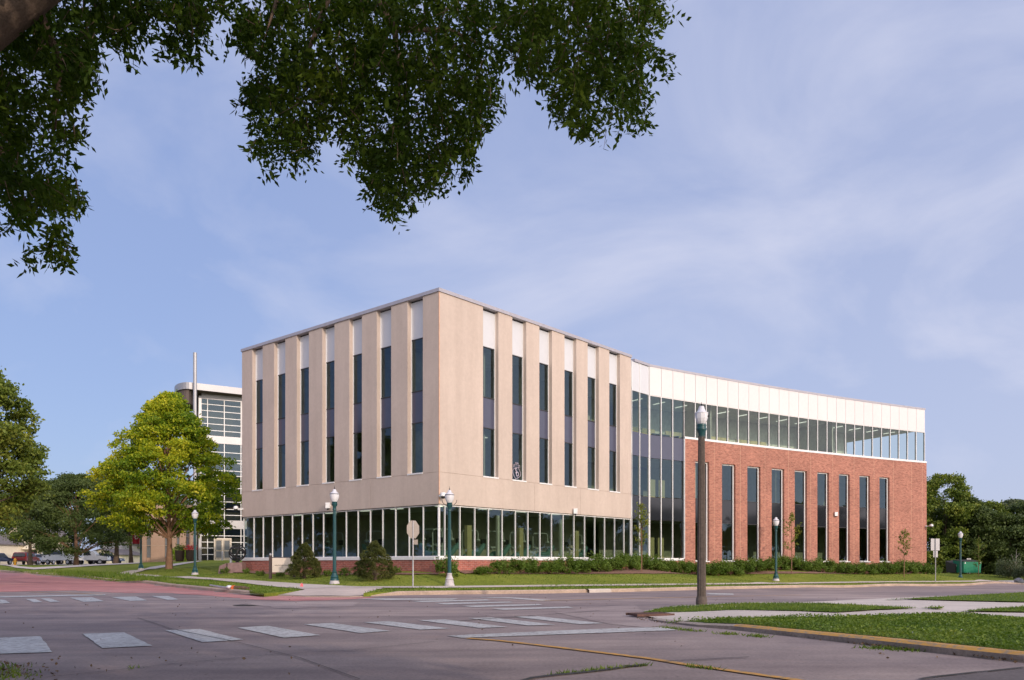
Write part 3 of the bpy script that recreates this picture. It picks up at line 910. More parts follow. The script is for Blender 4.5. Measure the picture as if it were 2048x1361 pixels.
# storm drain grate at the island tip
gx, gy = at(1300, 1234)
mb = MB()
for i in range(9):
    mb.box(-.42 + i * .1, -.36 + i * .1, -.28, .28, -.02, .03)
mb.box(-.46, .46, -.30, -.27, -.02, .035); mb.box(-.46, .46, .27, .30, -.02, .035)
o = mb.build('storm_drain', paint('rusty iron', (0.12, 0.06, 0.045), 0.8, 0.3, 8)); o.location = (gx, gy, H(gx, gy) + .05); o.rotation_euler.z = .3
tag(o, 'rusty iron storm drain grate at the tip of the corner island', 'drain grate')

# grass blades
def scatter(poly, dens, rng=NR):
    P = np.asarray(poly); x0, y0 = P.min(0); x1, y1 = P.max(0)
    n = int((x1 - x0) * (y1 - y0) * dens)
    x = rng.uniform(x0, x1, n); y = rng.uniform(y0, y1, n)
    m = inside(poly, x, y)
    m &= (y > 2) & (np.abs(x) < y * .66 + 1)
    return x[m], y[m]

def blades(name, pos, off, hgt, wid, lean=.5, mat='blade', label=None):
    x, y = pos
    n = len(x)
    z = Hv(x, y) + off - 0.01
    a = NR.uniform(0, 2 * np.pi, n)
    h = hgt * (0.45 + NR.random(n) * .95)
    w = wid * (.6 + .8 * NR.random(n))
    la = NR.uniform(0, 2 * np.pi, n); ll = h * lean * NR.random(n) * 1.6
    v = np.empty((n, 3, 3))
    v[:, 0] = np.c_[x - np.cos(a) * w, y - np.sin(a) * w, z]
    v[:, 1] = np.c_[x + np.cos(a) * w, y + np.sin(a) * w, z]
    v[:, 2] = np.c_[x + np.cos(la) * ll, y + np.sin(la) * ll, z + h]
    o = np_mesh(name, v.reshape(-1, 3), 3, M[mat])
    o['kind'] = 'stuff'; o['category'] = 'grass'
    if label: o['label'] = label
    return o

def cat(ps): return (np.concatenate([p[0] for p in ps]), np.concatenate([p[1] for p in ps]))
visB = [p for p in islB]
_gb = cat([scatter(islB, 900)])
blades('grass', _gb, kh(*_gb), .050, .006, .9, label='thick clover and grass on the corner island with the yellow kerb')
_ga = cat([scatter(islA, 420), scatter(islC, 420), scatter(islD, 110)])
blades('grass', _ga, kh(*_ga), .055, .011, .7, label='rough grass on the far corner islands beyond the pavement')
lx, ly = scatter(islB, 420)
pts = np.c_[lx, ly, Hv(lx, ly) + kh(lx, ly) + .012 + .05 * NR.random(len(lx)) ** 1.5 * (1 + .8 * np.sin(lx * 2.3) * np.cos(ly * 1.9))]
o = np_mesh('clover_leaves', leaves(pts, .045, .034, axis=np.tile([0, 0, .0], (len(pts), 1)) + NR.normal(size=(len(pts), 3)) * [1, 1, .35], spread=.1), 4, M['blade']); o['kind'] = 'stuff'; o['category'] = 'ground cover'; o['label'] = 'low leafy clover covering the island behind the yellow kerb'
# white clover flowers
cx_, cy_ = cat([scatter(islB, .5), scatter(islA, .7), scatter(islD, 1.0), scatter(islC, 1.5)])
pts = np.c_[cx_, cy_, Hv(cx_, cy_) + kh(cx_, cy_) + .06]
o = np_mesh('clover_flowers', leaves(pts, .02, .019), 4, M['white_mark']); o['kind'] = 'stuff'; o['category'] = 'flowers'; o['label'] = 'tiny white clover heads dotted over the island grass'
vergeL = iL + [notch[0], notch[1], notch[2]] + px_poly([(510, 1171), (422, 1161), (320, 1156), (234, 1149.5), (170, 1144), (60, 1141.5), (0, 1137)])
vergeR = [notch[6], notch[5]] + px_poly([(770, 1178.6), (850, 1178), (1000, 1176.2), (1300, 1172.6), (1550, 1169.4), (1800, 1166.2), (2048, 1164)]) + list(reversed(iR))
blades('grass', cat([scatter(vergeL, 75), scatter(vergeR, 70)]), .13, .09, .022, .6, label='strip of grass between the far kerb and the footpath')
lawnR = px_poly([(721, 1174.5), (850, 1173.8), (1300, 1169), (1800, 1163.4), (2048, 1161.5), (2048, 1154), (1868, 1149), (1560, 1144.3), (1290, 1141), (1100, 1146), (930, 1149.3), (760, 1151.5), (600, 1151), (440, 1143), (410, 1136), (345, 1140), (270, 1147.5), (320, 1151.7), (466, 1159)])
blades('grass', cat([scatter(lawnR, 26)]), .13, .05, .03, .6, label='mown lawn in front of the cream and brick building')
wx, wy = scatter(px_poly([(100, 1142), (250, 1149), (340, 1157), (330, 1166), (230, 1158), (120, 1150)]), 60)
blades('grass', (wx, wy), .13, .22, .03, .5, label='tall weedy grass on the verge beside the red road')
# weeds in the gutter and along road cracks
wp = []
for (a, b, c, d, n_, s_) in [(1325, 1256, 1400, 1264, 260, .10), (1440, 1268, 1470, 1270, 150, .08), (1500, 1272, 1525, 1275, 160, .08), (1740, 1297, 1850, 1302, 420, .12), (1800, 1283, 1850, 1296, 600, .12),
                             (1100, 1351, 1292, 1331, 220, .03), (265, 1334, 275, 1339, 14, .05), (-20, 1332, 20, 1360, 420, .16), (1375, 1333, 1440, 1341, 90, .04)]:
    p0, p1 = np.array(at(a, b)), np.array(at(c, d))
    t = NR.random((n_, 1)); q = p0 + (p1 - p0) * t + NR.normal(size=(n_, 2)) * s_
    wp.append((q[:, 0], q[:, 1]))
blades('weeds', cat(wp), 0.0, .05, .012, 1.0, label='low weeds growing in the gutter and road cracks')
# dry leaf litter along the yellow kerb
lp = []
for (a, b, c, d, n_, s_) in [(1590, 1272, 1700, 1285, 160, .10), (1740, 1290, 1850, 1300, 500, .14), (1850, 1300, 2048, 1326, 300, .09), (1300, 1238, 1340, 1250, 60, .15), (0, 1335, 60, 1361, 90, .3), (100, 1320, 600, 1340, 30, .8)]:
    p0, p1 = np.array(at(a, b)), np.array(at(c, d))
    t = NR.random((n_, 1)); q = p0 + (p1 - p0) * t + NR.normal(size=(n_, 2)) * s_
    lp.append(np.c_[q, Hv(q[:, 0], q[:, 1]) + .018 + .02 * NR.random(n_)])
rs = NR.uniform([-14, 9, 0], [16, 30, 0], (170, 3)); rs[:, 2] = Hv(rs[:, 0], rs[:, 1]) + .012
ld = np.concatenate(lp + [rs])
o = np_mesh('leaf_litter', leaves(ld, .045, .03, axis=np.c_[NR.normal(size=(len(ld), 2)), NR.normal(size=len(ld)) * .15], spread=.05), 4, M['dirt'])
o['kind'] = 'stuff'; o['category'] = 'leaf litter'; o['label'] = 'dry brown leaves and grit along the kerb and road'

# ------------------------------------------------------------------ the academic building
UL = np.array([-.757, .654]); UR = np.array([.654, .757])
C0 = np.array([-3.685, 41.8])
Kp = np.array([9.57, 57.73])
def Z(r): return r + EYE
def P_left(s, d): p = C0 + UL * s - UR * d; return p          # d>0 = outward
def P_right(s, d): return C0 + UR * s - UL * d
REC0 = Kp - UR * 2.21
def P_rec(s, d): return REC0 + UR * s - UL * d
WL = 31.9
_ss = np.linspace(0, 34, 681)
_th = np.radians(55.1 + 8.0 * np.clip(_ss / WL, 0, 1.05))
_px = Kp[0] + np.r_[0, np.cumsum(np.sin((_th[1:] + _th[:-1]) / 2) * np.diff(_ss))]
_py = Kp[1] + np.r_[0, np.cumsum(np.cos((_th[1:] + _th[:-1]) / 2) * np.diff(_ss))]
def P_wing(s, d):
    th = np.radians(55.1 + 8.0 * min(max(s / WL, 0), 1.05))
    return np.array([np.interp(s, _ss, _px) + math.cos(th) * d, np.interp(s, _ss, _py) - math.sin(th) * d])
def s_of(Pf, px, d=0.0, lo=-1.0, hi=34.0):
    g0 = lambda s: (lambda p: CX + F * p[0] / p[1] - px)(Pf(s, d))
    a, b = lo, hi
    fa = g0(a)
    for _ in range(50):
        m = (a + b) / 2
        if (g0(m) > 0) == (fa > 0): a = m
        else: b = m
    return (a + b) / 2

bld = empty('academic_building', (C0[0], C0[1], H(*C0) + .13), 'cream concrete and red brick academic building with a curved glazed wing', 'building')

def fbox(mb, Pf, s0, s1, d0, d1, z0, z1, seg=None):
    """box following a facade: s along it, d outward depth range (d0<d1), z relative to the eye"""
    n = 1 if seg is None else max(1, int(math.ceil((s1 - s0) / seg)))
    for i in range(n):
        a = s0 + (s1 - s0) * i / n; b = s0 + (s1 - s0) * (i + 1) / n
        fa, fb, bb, ba = Pf(a, d1), Pf(b, d1), Pf(b, d0), Pf(a, d0)
        lo, hi = Z(z0), Z(z1)
        P = [(*fa, lo), (*fb, lo), (*bb, lo), (*ba, lo), (*fa, hi), (*fb, hi), (*bb, hi), (*ba, hi)]
        dd = d1 - d0
        U = [(a, z0), (b, z0), (b + dd, z0), (a - dd, z0), (a, z1), (b, z1), (b + dd, z1), (a - dd, z1)]
        for q in ((0, 1, 5, 4), (1, 2, 6, 5), (2, 3, 7, 6), (3, 0, 4, 7), (4, 5, 6, 7), (3, 2, 1, 0)):
            if n > 1 and q == (1, 2, 6, 5) and i < n - 1: continue
            if n > 1 and q == (3, 0, 4, 7) and i > 0: continue
            mb.face([P[k] for k in q], [U[k] for k in q])

LLEN, RLEN = s_of(P_left, 484, 0, 0, 40), s_of(P_right, 1262, 0, 0, 40)
ZT, ZCAP = 13.75, 13.93
Z_SP = [(9.0, 7.35), (4.68, 3.02)]
winL = [(504.6, 525.3), (548.3, 570.6), (593.5, 617.8), (644.6, 668.9), (698.6, 723.8), (753.6, 782.3), (815, 845.7)]
winR = [(966.1, 996.9), (1024.6, 1052.6), (1078.7, 1104), (1129, 1152.7), (1175.3, 1197.6), (1218.6, 1239.9)]
oL = sorted([tuple(sorted((s_of(P_left, a, 0, 0, 40), s_of(P_left, b, 0, 0, 40)))) for a, b in winL])
oR = [(s_of(P_right, a, 0, 0, 40), s_of(P_right, b, 0, 0, 40)) for a, b in winR]
TH = 0.34
mb = MB()
for Pf, L, ops in ((P_left, LLEN, oL), (P_right, RLEN, oR)):
    s = -0.0
    first = True
    for a, b in ops + [(L, None)]:
        s0 = s if not first else (0.0 if Pf is P_right else 0.0)
        if first and Pf is P_left: s0 = TH      # butt the corner pier of the right facade
        fbox(mb, Pf, s0, a, -TH, 0, 4.655, ZT)
        first = False
        if b: s = b
    # lower band in panels with open joints
    js = [TH + .0 if Pf is P_left else 0.0] + ([s_of(P_left, 741.3, 0, 0, 40), s_of(P_left, 578, 0, 0, 40)] if Pf is P_left else [s_of(P_right, 1069.5, 0, 0, 40), s_of(P_right, 1160.8, 0, 0, 40)]) + [L]
    for i in range(len(js) - 1):
        fbox(mb, Pf, js[i] + (.008 if i else 0), js[i + 1] - .008 * (i < len(js) - 2), -TH, 0, 3.03, 4.64)
# return of the cream block at its right end and its left end
fbox(mb, P_right, RLEN - .3, RLEN, -1.2, -TH - .002, 3.03, ZT)
mbw = mb
mbw.build('wall', M['cream'], bld, world=True)
mb = MB()
fbox(mb, P_left, TH, LLEN, -TH + .02, -.02, 4.64, 4.655); fbox(mb, P_right, 0, RLEN, -TH + .02, -.02, 4.64, 4.655)
for px in (741.3, 578): s = s_of(P_left, px, 0, 0, 40); fbox(mb, P_left, s - .008, s + .008, -TH + .02, -.015, 3.03, 4.64)
for px in (1069.5, 1160.8): s = s_of(P_right, px, 0, 0, 40); fbox(mb, P_right, s - .008, s + .008, -TH + .02, -.015, 3.03, 4.64)
mb.build('wall_joint', M['joint'], bld, world=True)
# pale corner bead
mb = MB()
fbox(mb, P_right, -.004, .05, -.03, .006, 3.04, ZT - .02)
mb.build('corner_bead', M['joint_light'], bld, world=True)

def slim_window(Pf, s0, s1, d, zones, name='window', frame=.055, sill=True, gl='glass', jamb_both=True, head=True):
    """zones: list of (kind, z0, z1) from the top; frame mesh with panes and panels as sub-parts"""
    f = MB()
    zt, zb = zones[0][2], zones[-1][1]
    fd0, fd1 = d - .05, d + .035
    fbox(f, Pf, s0, s0 + frame, fd0, fd1, zb, zt); fbox(f, Pf, s1 - frame, s1, fd0, fd1, zb, zt)
    if sill: fbox(f, Pf, s0 + frame, s1 - frame, fd0, fd1, zb, zb + frame)
    if head: fbox(f, Pf, s0 + frame, s1 - frame, fd0, fd1, zt - frame, zt)
    fr = f.build(name, M['white_frame'], bld, world=True)
    if sill:
        g_ = MB(); fbox(g_, Pf, s0 - .0, s1 + .0, d + .037, d + .30, zb - .03, zb + .045)
        g_.build('sill', M['white_frame'], fr, world=True)
    a, b = s0 + frame, s1 - frame
    for i, (kind, z0, z1) in enumerate(zones):
        if i:
            k = MB(); fbox(k, Pf, a, b, d - .03, d + .02, z1 - .025, z1 + .025); k.build('transom', M['dark_back'], fr, world=True)
    for i, (kind, z0, z1) in enumerate(zones):
        hz1 = z1 - (.025 if i else (frame if head else 0)); hz0 = z0 + (.025 if i < len(zones) - 1 else (frame if sill else 0))
        q = MB()
        if kind == 'glass':
            p0, p1 = Pf(a, d - .012), Pf(b, d - .012)
            if Pf is P_left: p0, p1 = p1, p0
            q.face([(*p0, Z(hz0)), (*p1, Z(hz0)), (*p1, Z(hz1)), (*p0, Z(hz1))])
            q.build('pane', M[gl], fr, world=True)
        else:
            fbox(q, Pf, a, b, d - .03, d - (.008 if kind != 'panel' else .0), hz0, hz1)
            q.build({'panel': 'metal_panel'}.get(kind, 'spandrel_panel'), M[kind], fr, world=True)
    return fr

cream_z = [('panel', 11.72, ZT - .07), ('glass', 9.0, 11.72), ('spandrel', 7.35, 9.0), ('glass', 4.655, 7.35)]
for i, (a, b) in enumerate(oL): slim_window(P_left, a, b, -.27, cream_z, frame=.045, head=False)
wr = []
for i, (a, b) in enumerate(oR): wr.append(slim_window(P_right, a, b, -.27, cream_z, frame=.045, head=False))
# dark strip above the metal panels, coloured in for shade under the coping
for Pf, ops in ((P_left, oL), (P_right, oR)):
    for a, b in ops:
        mb = MB(); fbox(mb, Pf, a, b, -.33, -.29, ZT - .08, ZT); mb.build('coping_shade', M['dark_back'], bld, world=True)

# ribbon glazing
def ribbon(Pf, ss, d, z0, z1, mw=.05, dep=.11, head=.05, sill=.04, gl='glass', name='ribbon_window', subs=None, thick0=None, mbelow=0.0, seg=None):
    f = MB()
    for i, s in enumerate(ss):
        w = thick0 if (thick0 and i == 0) else mw
        fbox(f, Pf, s - w / 2, s + w / 2, d - dep, d + .03, z0 - mbelow, z1)
    for i in range(len(ss) - 1):
        a, b = ss[i] + mw / 2, ss[i + 1] - mw / 2
        if head: fbox(f, Pf, a, b, d - dep + .01, d + .02, z1 - head, z1)
        if sill: fbox(f, Pf, a, b, d - dep + .01, d + .02, z0, z0 + sill)
    fr = f.build(name, M['white_frame'], bld, world=True)
    for i in range(len(ss) - 1):
        a, b = ss[i] + mw / 2, ss[i + 1] - mw / 2
        for (kind, y0, y1) in (subs or [('glass', z0 + sill, z1 - head)]):
            q = MB()
            if kind == 'glass':
                p0, p1 = Pf(a, d - .03), Pf(b, d - .03)
                if Pf is P_left: p0, p1 = p1, p0
                q.face([(*p0, Z(y0)), (*p1, Z(y0)), (*p1, Z(y1)), (*p0, Z(y1))])
                q.build('pane', M[gl], fr, world=True)
            else:
                fbox(q, Pf, a, b, d - .06, d - .015, y0, y1)
                q.build({'panel': 'metal_panel', 'wing_panel': 'metal_panel'}.get(kind, 'spandrel_panel'), M[kind], fr, world=True)
    return fr
GD = -.10
mL = [846.6, 818.5, 791.5, 765.7, 741, 716.3, 692.7, 669.8, 647.1, 626, 604.6, 584.9, 564.7, 545.1, 526.5, 508, 487.8]
mR = [889.4, 919.7, 949.4, 976.6, 1004, 1030.5, 1055.6, 1079.7, 1102.8, 1126, 1147.7, 1169, 1189.3, 1209, 1229, 1247.7, 1260.7]
ribbon(P_left, [.13] + [s_of(P_left, p, GD, 0, 40) for p in mL], GD, .36, 3.0, mw=.040, dep=.07)
ribbon(P_right, [.13] + [s_of(P_right, p, GD, 0, 40) for p in mR], GD, .36, 3.0, mw=.040, dep=.07)
# corner mullion, continuous sill, brick plinth
mb = MB(); fbox(mb, P_right, .10 - .005, .10 + .05, -.20, -.10, .36, 3.0); fbox(mb, P_left, .105, .15, -.16, -.095, .36, 3.0)
mb.build('corner_mullion', M['white_frame'], bld, world=True)
mb = MB()
fbox(mb, P_right, .0, RLEN, -.30, .03, .20, .36); fbox(mb, P_left, .301, LLEN, -.30, .03, .202, .358)
mb.build('sill', M['white_frame'], bld, world=True)
mb = MB()
fbox(mb, P_right, .0, RLEN, -.36, -.02, -1.4, .198); fbox(mb, P_left, .361, LLEN, -.36, -.02, -1.4, .199)
fbox(mb, P_left, LLEN - .3, LLEN, -14, -.37, -1.4, .2)
mb.build('brick_base', M['base_brick'], bld, world=True)
mb = MB()
sj = s_of(P_left, 862, -.02, 0, 40); fbox(mb, P_left, sj - .008, sj + .008, -.1, -.016, -1.4, .198)
mb.build('wall_joint', M['joint'], bld, world=True)
mb = MB()       # soffit strip under the cream block
fbox(mb, P_right, 0, RLEN, -.33, -.13, 3.005, 3.028); fbox(mb, P_left, .35, LLEN, -.33, -.13, 3.005, 3.028)
mb.build('soffit_strip', M['dark_back'], bld, world=True)
# left end return wall above plinth
mb = MB(); fbox(mb, P_left, LLEN - .3, LLEN, -14, -TH - .002, .2, ZT)
mb.build('wall', M['cream'], bld, world=True)

# recessed bay of glazing and its three neighbours on the wing
cw_sub = [('glass', .50, 3.02), ('spandrel_dark', 3.05, 4.66), ('glass', 4.70, 7.36), ('spandrel', 7.39, 9.0), ('glass', 9.04, 11.72)]
rs_ = [s_of(P_rec, 1263.2, 0, -2, 10), s_of(P_rec, 1279.2, 0, -2, 10), 2.21 - .06]
ribbon(P_rec, rs_, 0, .36, ZT, subs=[(k, a, b) for k, a, b in cw_sub] + [('panel', 11.76, ZT - .03)], head=0, mw=.055)
wj = [1298.6, 1321, 1345, 1368.6, 1392, 1415.6, 1437.6, 1460, 1481.5, 1502.5, 1523.4, 1544.7, 1564.6, 1584.3, 1603.7, 1622.7, 1641.8, 1660, 1678.3, 1696.4, 1713.5, 1730.7, 1747.5, 1764.6, 1781.7, 1797.9, 1814, 1830.2, 1849]
ws = [0.0] + [WL * i / 28.0 for i in range(1, 29)]
wend = ws[-1]
SB = ws[3]
ribbon(P_wing, ws[:4], 0, .36, 11.76, subs=cw_sub, head=.04, thick0=.12, mw=.06)
ribbon(P_wing, ws[3:], 0, 9.15, 11.76, gl='glass_clear', mw=.06, head=.04, sill=.03)
for i in range(28):
    mb = MB(); fbox(mb, P_wing, ws[i] + .014, ws[i + 1] - .014, -.10, .035, 11.765, ZT); mb.build('metal_panel', M['wing_panel'], bld, world=True)
mb = MB(); fbox(mb, P_wing, .0, wend - .002, -.20, -.101, 11.765, ZT, 1.2)
mb.build('panel_backing', M['joint'], bld, world=True)
mb = MB(); fbox(mb, P_wing, SB - .03, wend + .14, -.35, .13, 9.0, 9.15, 1.2); fbox(mb, P_wing, 0, SB - .032, -.3, .05, .22, .36, 1.2); fbox(mb, P_rec, 0, 2.15, -.3, .05, .22, .36)
fbox(mb, P_wing, SB - .055, SB - .0, -.02, .11, .36, 9.0)
mb.build('ledge', M['white_frame'], bld, world=True)
# brick wall of the wing with its nine slots
wb = [(1390.6, 1418.5), (1444, 1471), (1494.7, 1521), (1543.4, 1568.5), (1589.5, 1614), (1634.7, 1658), (1678, 1699.5), (1719, 1740), (1759, 1779)]
BP = .10
oB = [(s_of(P_wing, a, BP), s_of(P_wing, b, BP)) for a, b in wb]
mb = MB(); s = SB + .005
for a, b in oB + [(wend + .14, None)]:
    fbox(mb, P_wing, s, a, -.32, BP, .12, 9.0, 1.2)
    if b:
        fbox(mb, P_wing, a, b, -.32, BP, 7.47, 9.0); s = b
fbox(mb, P_wing, SB + .005, wend + .14, -.32, BP, -1.8, .12, 1.2)
fbox(mb, P_rec, 0, 2.2, -.32, .0, -1.4, .22); fbox(mb, P_wing, 0, SB - .002, -.32, .0, -1.4, .22, 1.2)
fbox(mb, P_wing, wend - .18, wend + .14, -14, -.322, -1.8, 9.0)
mb.build('brick_wall', M['brick'], bld, world=True)
for px in (1428.5, 1480.8, 1530, 1577, 1621.4, 1665.4, 1708, 1748, 1786.6, 1822.8, 1844.5):
    mb = MB(); sj = s_of(P_wing, px, BP); fbox(mb, P_wing, sj - .011, sj + .011, -.2, BP + .004, -1.8, 9.0); mb.build('brick_joint', M['joint_light'], bld, world=True)
bz = [('glass', 4.76, 7.47), ('spandrel_dark', 3.03, 4.76), ('glass', .16, 3.03)]
for a, b in oB: slim_window(P_wing, a, b - .03, -.10, bz, frame=.09)

# coping along the whole roof edge and the roof
mb = MB()
fbox(mb, P_right, -.06, RLEN + .05, -.5, .06, ZT + .003, ZCAP); fbox(mb, P_left, .502, LLEN + .06, -.5, .06, ZT + .003, ZCAP)
fbox(mb, P_rec, .25, 2.20, -.5, .06, ZT + .001, ZCAP - .003); fbox(mb, P_wing, .0, wend + .06, -.5, .06, ZT + .002, ZCAP - .02, 1.2)
mb.build('coping', M['cap'], bld, world=True)

wing_in = [tuple(P_wing(s, -.2)) for s in np.linspace(0, wend, 9)]
foot = [tuple(P_right(.42, -.42)), tuple(P_right(RLEN, -.42)), tuple(P_rec(0.2, -.2)), tuple(P_rec(2.1, -.2))] + wing_in
backE = tuple(P_wing(wend, -14)); foot += [backE, tuple(P_wing(16, -14)), tuple(P_wing(0, -15)), tuple(P_left(LLEN - .3, -14)), tuple(P_left(LLEN - .3, -.42)), tuple(P_left(.45, -.42))]
def slab(name, z0, z1, mat_bot, mat_top, poly=foot):
    mb = MB()
    n = len(poly)
    r = delaunay_2d_cdt([Vector(p) for p in poly], [(i, (i + 1) % n) for i in range(n)], [], 1, 1e-5)
    for f in r[2]:
        mb.m = 0; mb.face([(*r[0][i], Z(z0)) for i in f])
        mb.m = 1; mb.face([(*r[0][i], Z(z1)) for i in f])
    mb.m = 0
    for i in range(n):
        a, b = poly[i], poly[(i + 1) % n]
        mb.face([(*a, Z(z0)), (*b, Z(z0)), (*b, Z(z1)), (*a, Z(z1))])
    return mb.build(name, [mat_bot, mat_top], bld, world=True)
slab('floor', -.25, .10, M['int_floor'], M['int_floor'])
slab('floor', 3.25, 4.5, M['ceiling'], M['int_floor'])
slab('floor', 7.5, 8.85, M['ceiling'], M['int_floor'])
slab('roof', 11.95, 13.55, M['ceiling'], M['roof'])
mb = MB()
bk = [tuple(P_wing(wend, -14)), tuple(P_wing(16, -14)), tuple(P_wing(0, -15)), tuple(P_left(LLEN - .3, -14))]
for a, b in zip(bk[:-1], bk[1:]):
    mb.face([(*a, Z(-1.5)), (*b, Z(-1.5)), (*b, Z(ZT)), (*a, Z(ZT))])
mb.build('back_wall', M['interior_light'], bld, world=True)
# inner partition walls a few metres behind the glass
def piece(name, mat, *args, seg=None):
    mb = MB(); fbox(mb, *args, seg); return mb.build(name, M[mat], bld, world=True)
for z0, z1, dd, mt in ((.10, 3.25, -6.5, 'interior'), (4.5, 7.5, -5.5, 'interior'), (8.85, 11.95, -4.6, 'interior_top')):
    piece('inner_wall', mt if dd < -5 else 'interior', P_right, 6.5, RLEN + 4, dd - .1, dd, z0 + .002, z1 - .002)
    piece('inner_wall', mt if dd < -5 else 'interior', P_left, 7, LLEN - .4, dd - .1, dd, z0 + .002, z1 - .002)
    piece('inner_wall', mt, P_wing, 1, wend if dd < -5 else wend - 4.5, dd - .1, dd, z0 + .002, z1 - .002, seg=4)
for s in (4.3, 8.6, 12.9):
    piece('inner_wall', 'interior_light', P_right, s, s + .1, -6.3, -.9, 4.52, 7.48); piece('inner_wall', 'interior_light', P_right, s, s + .1, -4.5, -.9, 8.87, 11.9)
    piece('inner_wall', 'interior_light', P_left, s, s + .1, -5.3, -.9, 4.52, 7.48); piece('inner_wall', 'interior_light', P_left, s, s + .1, -4.5, -.9, 8.87, 11.9)
for s in (5.2, 9.6, 14.0): piece('inner_wall', 'interior_light', P_wing, s, s + .1, -5.3, -.6, 4.52, 7.48)
for s in (7.0, 21.0): piece('inner_wall', 'interior_light', P_wing, s, s + .1, -4.5, -.8, 8.87, 11.9)
for s0, s1 in ((1.6, 2.6), (2.9, 4.2), (5.3, 7.7), (9.0, 12.2), (13.0, 16.5)): piece('partition', 'yellow_wall', P_wing, s0, s1, -3.9, -3.8, 8.86, 10.25)
for s in (1.35, 2.3, 6.2, 9.0): piece('partition', 'yellow_wall', P_wing, s, s + .6, -1.6, -1.5, .11, 1.9); piece('partition', 'yellow_wall', P_wing, s + .1, s + .7, -1.6, -1.5, 4.6, 6.1)
for s in (3.3, 7.7, 13.2): piece('partition', 'yellow_wall', P_right, s, s + .35, -1.4, -1.2, .11, 2.1)
for s in (5.4, 11.2): piece('column', 'interior_top', P_right, s, s + .16, -1.0, -.86, .11, 2.75)
for Pf, L in ((P_right, RLEN), (P_left, LLEN)):
    for zz in (3.24, 7.49, 11.93):
        for k in range(5 if Pf is P_left else 4):
            s = 2.2 + k * 3.4 + rnd.random()
            piece('ceiling_light', 'lamp_on', Pf, s, s + .9, -3.4, -3.1, zz - .03, zz)
for k in range(14):
    s = 1 + k * 2.25; piece('ceiling_light', 'lamp_on', P_wing, s, s + .08, -3.0, -1.8, 11.90, 11.93)
# dark sofas on the upper wing floor
sw = ['behind the first panes of the upper wing glass', 'behind the big lamp globe in the upper wing glass', 'third from the left in the upper wing glass', 'fourth from the left in the upper wing glass', 'second from the right in the upper wing glass', 'nearest the right end of the upper wing glass']
for (s0, s1), w_ in zip(((2.2, 3.9), (7.4, 8.8), (9.9, 12.0), (14.6, 16.0), (20.2, 21.4), (24.4, 25.4)), sw):
    p_ = P_wing(s0, -1.5)
    e = empty('sofa', (p_[0], p_[1], Z(8.87)), 'dark low sofa ' + w_, 'sofa', 'sofas behind the upper wing glass')
    mb = MB(); fbox(mb, P_wing, s0, s1, -1.9, -1.1, 8.87, 9.25); mb.build('seat', M['spandrel'], e, world=True)
    mb = MB(); fbox(mb, P_wing, s0, s1, -2.1, -1.901, 8.87, 9.55); mb.build('backrest', M['spandrel'], e, world=True)
    for aa, bb in ((s0 - .15, s0 - .001), (s1 + .001, s1 + .15)):
        mb = MB(); fbox(mb, P_wing, aa, bb, -1.9, -1.1, 8.87, 9.40); mb.build('armrest', M['spandrel'], e, world=True)

# ------------------------------------------------------------------ dental units seen inside the ground floor
dental_words = ['just right of the glass corner', 'behind the left end of the hedge', 'left of the tall pale column',
                'right of the tall pale column', 'behind the middle of the glass above the hedge', 'near the far right end of the glass']
def dental(Pf, s, d, label, kind=0, flip=1):
    p = Pf(s, d); z = Z(.10)
    ax = Pf(s + 1, d) - p
    r = empty('dental_chair_unit', (p[0], p[1], z), label, 'dental chair', 'dental chairs and lights inside the ground floor clinic')
    def L(u, w, h): return (ax[0] * u * flip + ax[1] * w, ax[1] * u * flip - ax[0] * w, h)
    mb = MB(); mb.tube([L(0, 0, 0), L(0, 0, 1.55), L(.06, 0, 1.68), L(.18, 0, 1.74), L(1.25, 0, 1.76), L(1.38, 0, 1.70), L(1.42, 0, 1.55), L(1.42, 0, 1.28)], .028, 6)
    mb.build('lamp_arm', M['dental'], r, True)
    mb = MB(); mb.lathe([(.02, .06), (.09, .04), (.13, -.03), (.10, -.07), (.02, -.09)], 10, L(1.42, 0, 1.24)); mb.build('lamp_head', M['dental'], r, True)
    mb = MB(); mb.tube([L(.1, .1, .25), L(.45, .1, .42), L(1.2, .1, .46), L(1.7, .1, .85), L(1.85, .1, 1.0)], [.16, .2, .2, .15, .09], 8); mb.build('seat', M['teal'], r, True)
    mb = MB(); mb.tube([L(.75, .1, 0), L(.75, .1, .35)], [.28, .14], 10); mb.build('base', M['dental'], r, True)
    mb = MB(); mb.tube([L(.2, -.2, .95), L(.75, -.25, .80), L(.78, -.25, .62)], .035, 6); mb.tube([L(.55, -.25, .84), L(.98, -.25, .84)], [.06, .05], 6); mb.build('tray', M['dental'], r, True)
    mb = MB(); P = [L(-.25, -.25, .75), L(.1, -.25, .75), L(.1, -.18, .75), L(-.25, -.18, .75)]
    mb.hexa([Vector(q) + Vector((0, 0, .25)) for q in P] + [Vector(q) + Vector((0, 0, .53)) for q in P]); mb.build('monitor', M['black_metal'], r)
for i, s in enumerate((1.0, 3.2, 5.2, 7.2, 9.3, 13.0)):
    dental(P_right, s, -1.5, 'dental chair and bowed lamp arm ' + dental_words[i], flip=1 if i % 2 == 0 else .9)
for i, (s, w) in enumerate(((1.2, 'just inside the left glass wall at the corner'), (6.0, 'between the two pines behind the left glass wall'), (9.6, 'behind the left pine inside the left glass wall'))):
    dental(P_left, s, -1.4, 'dental chair and lamp ' + w)

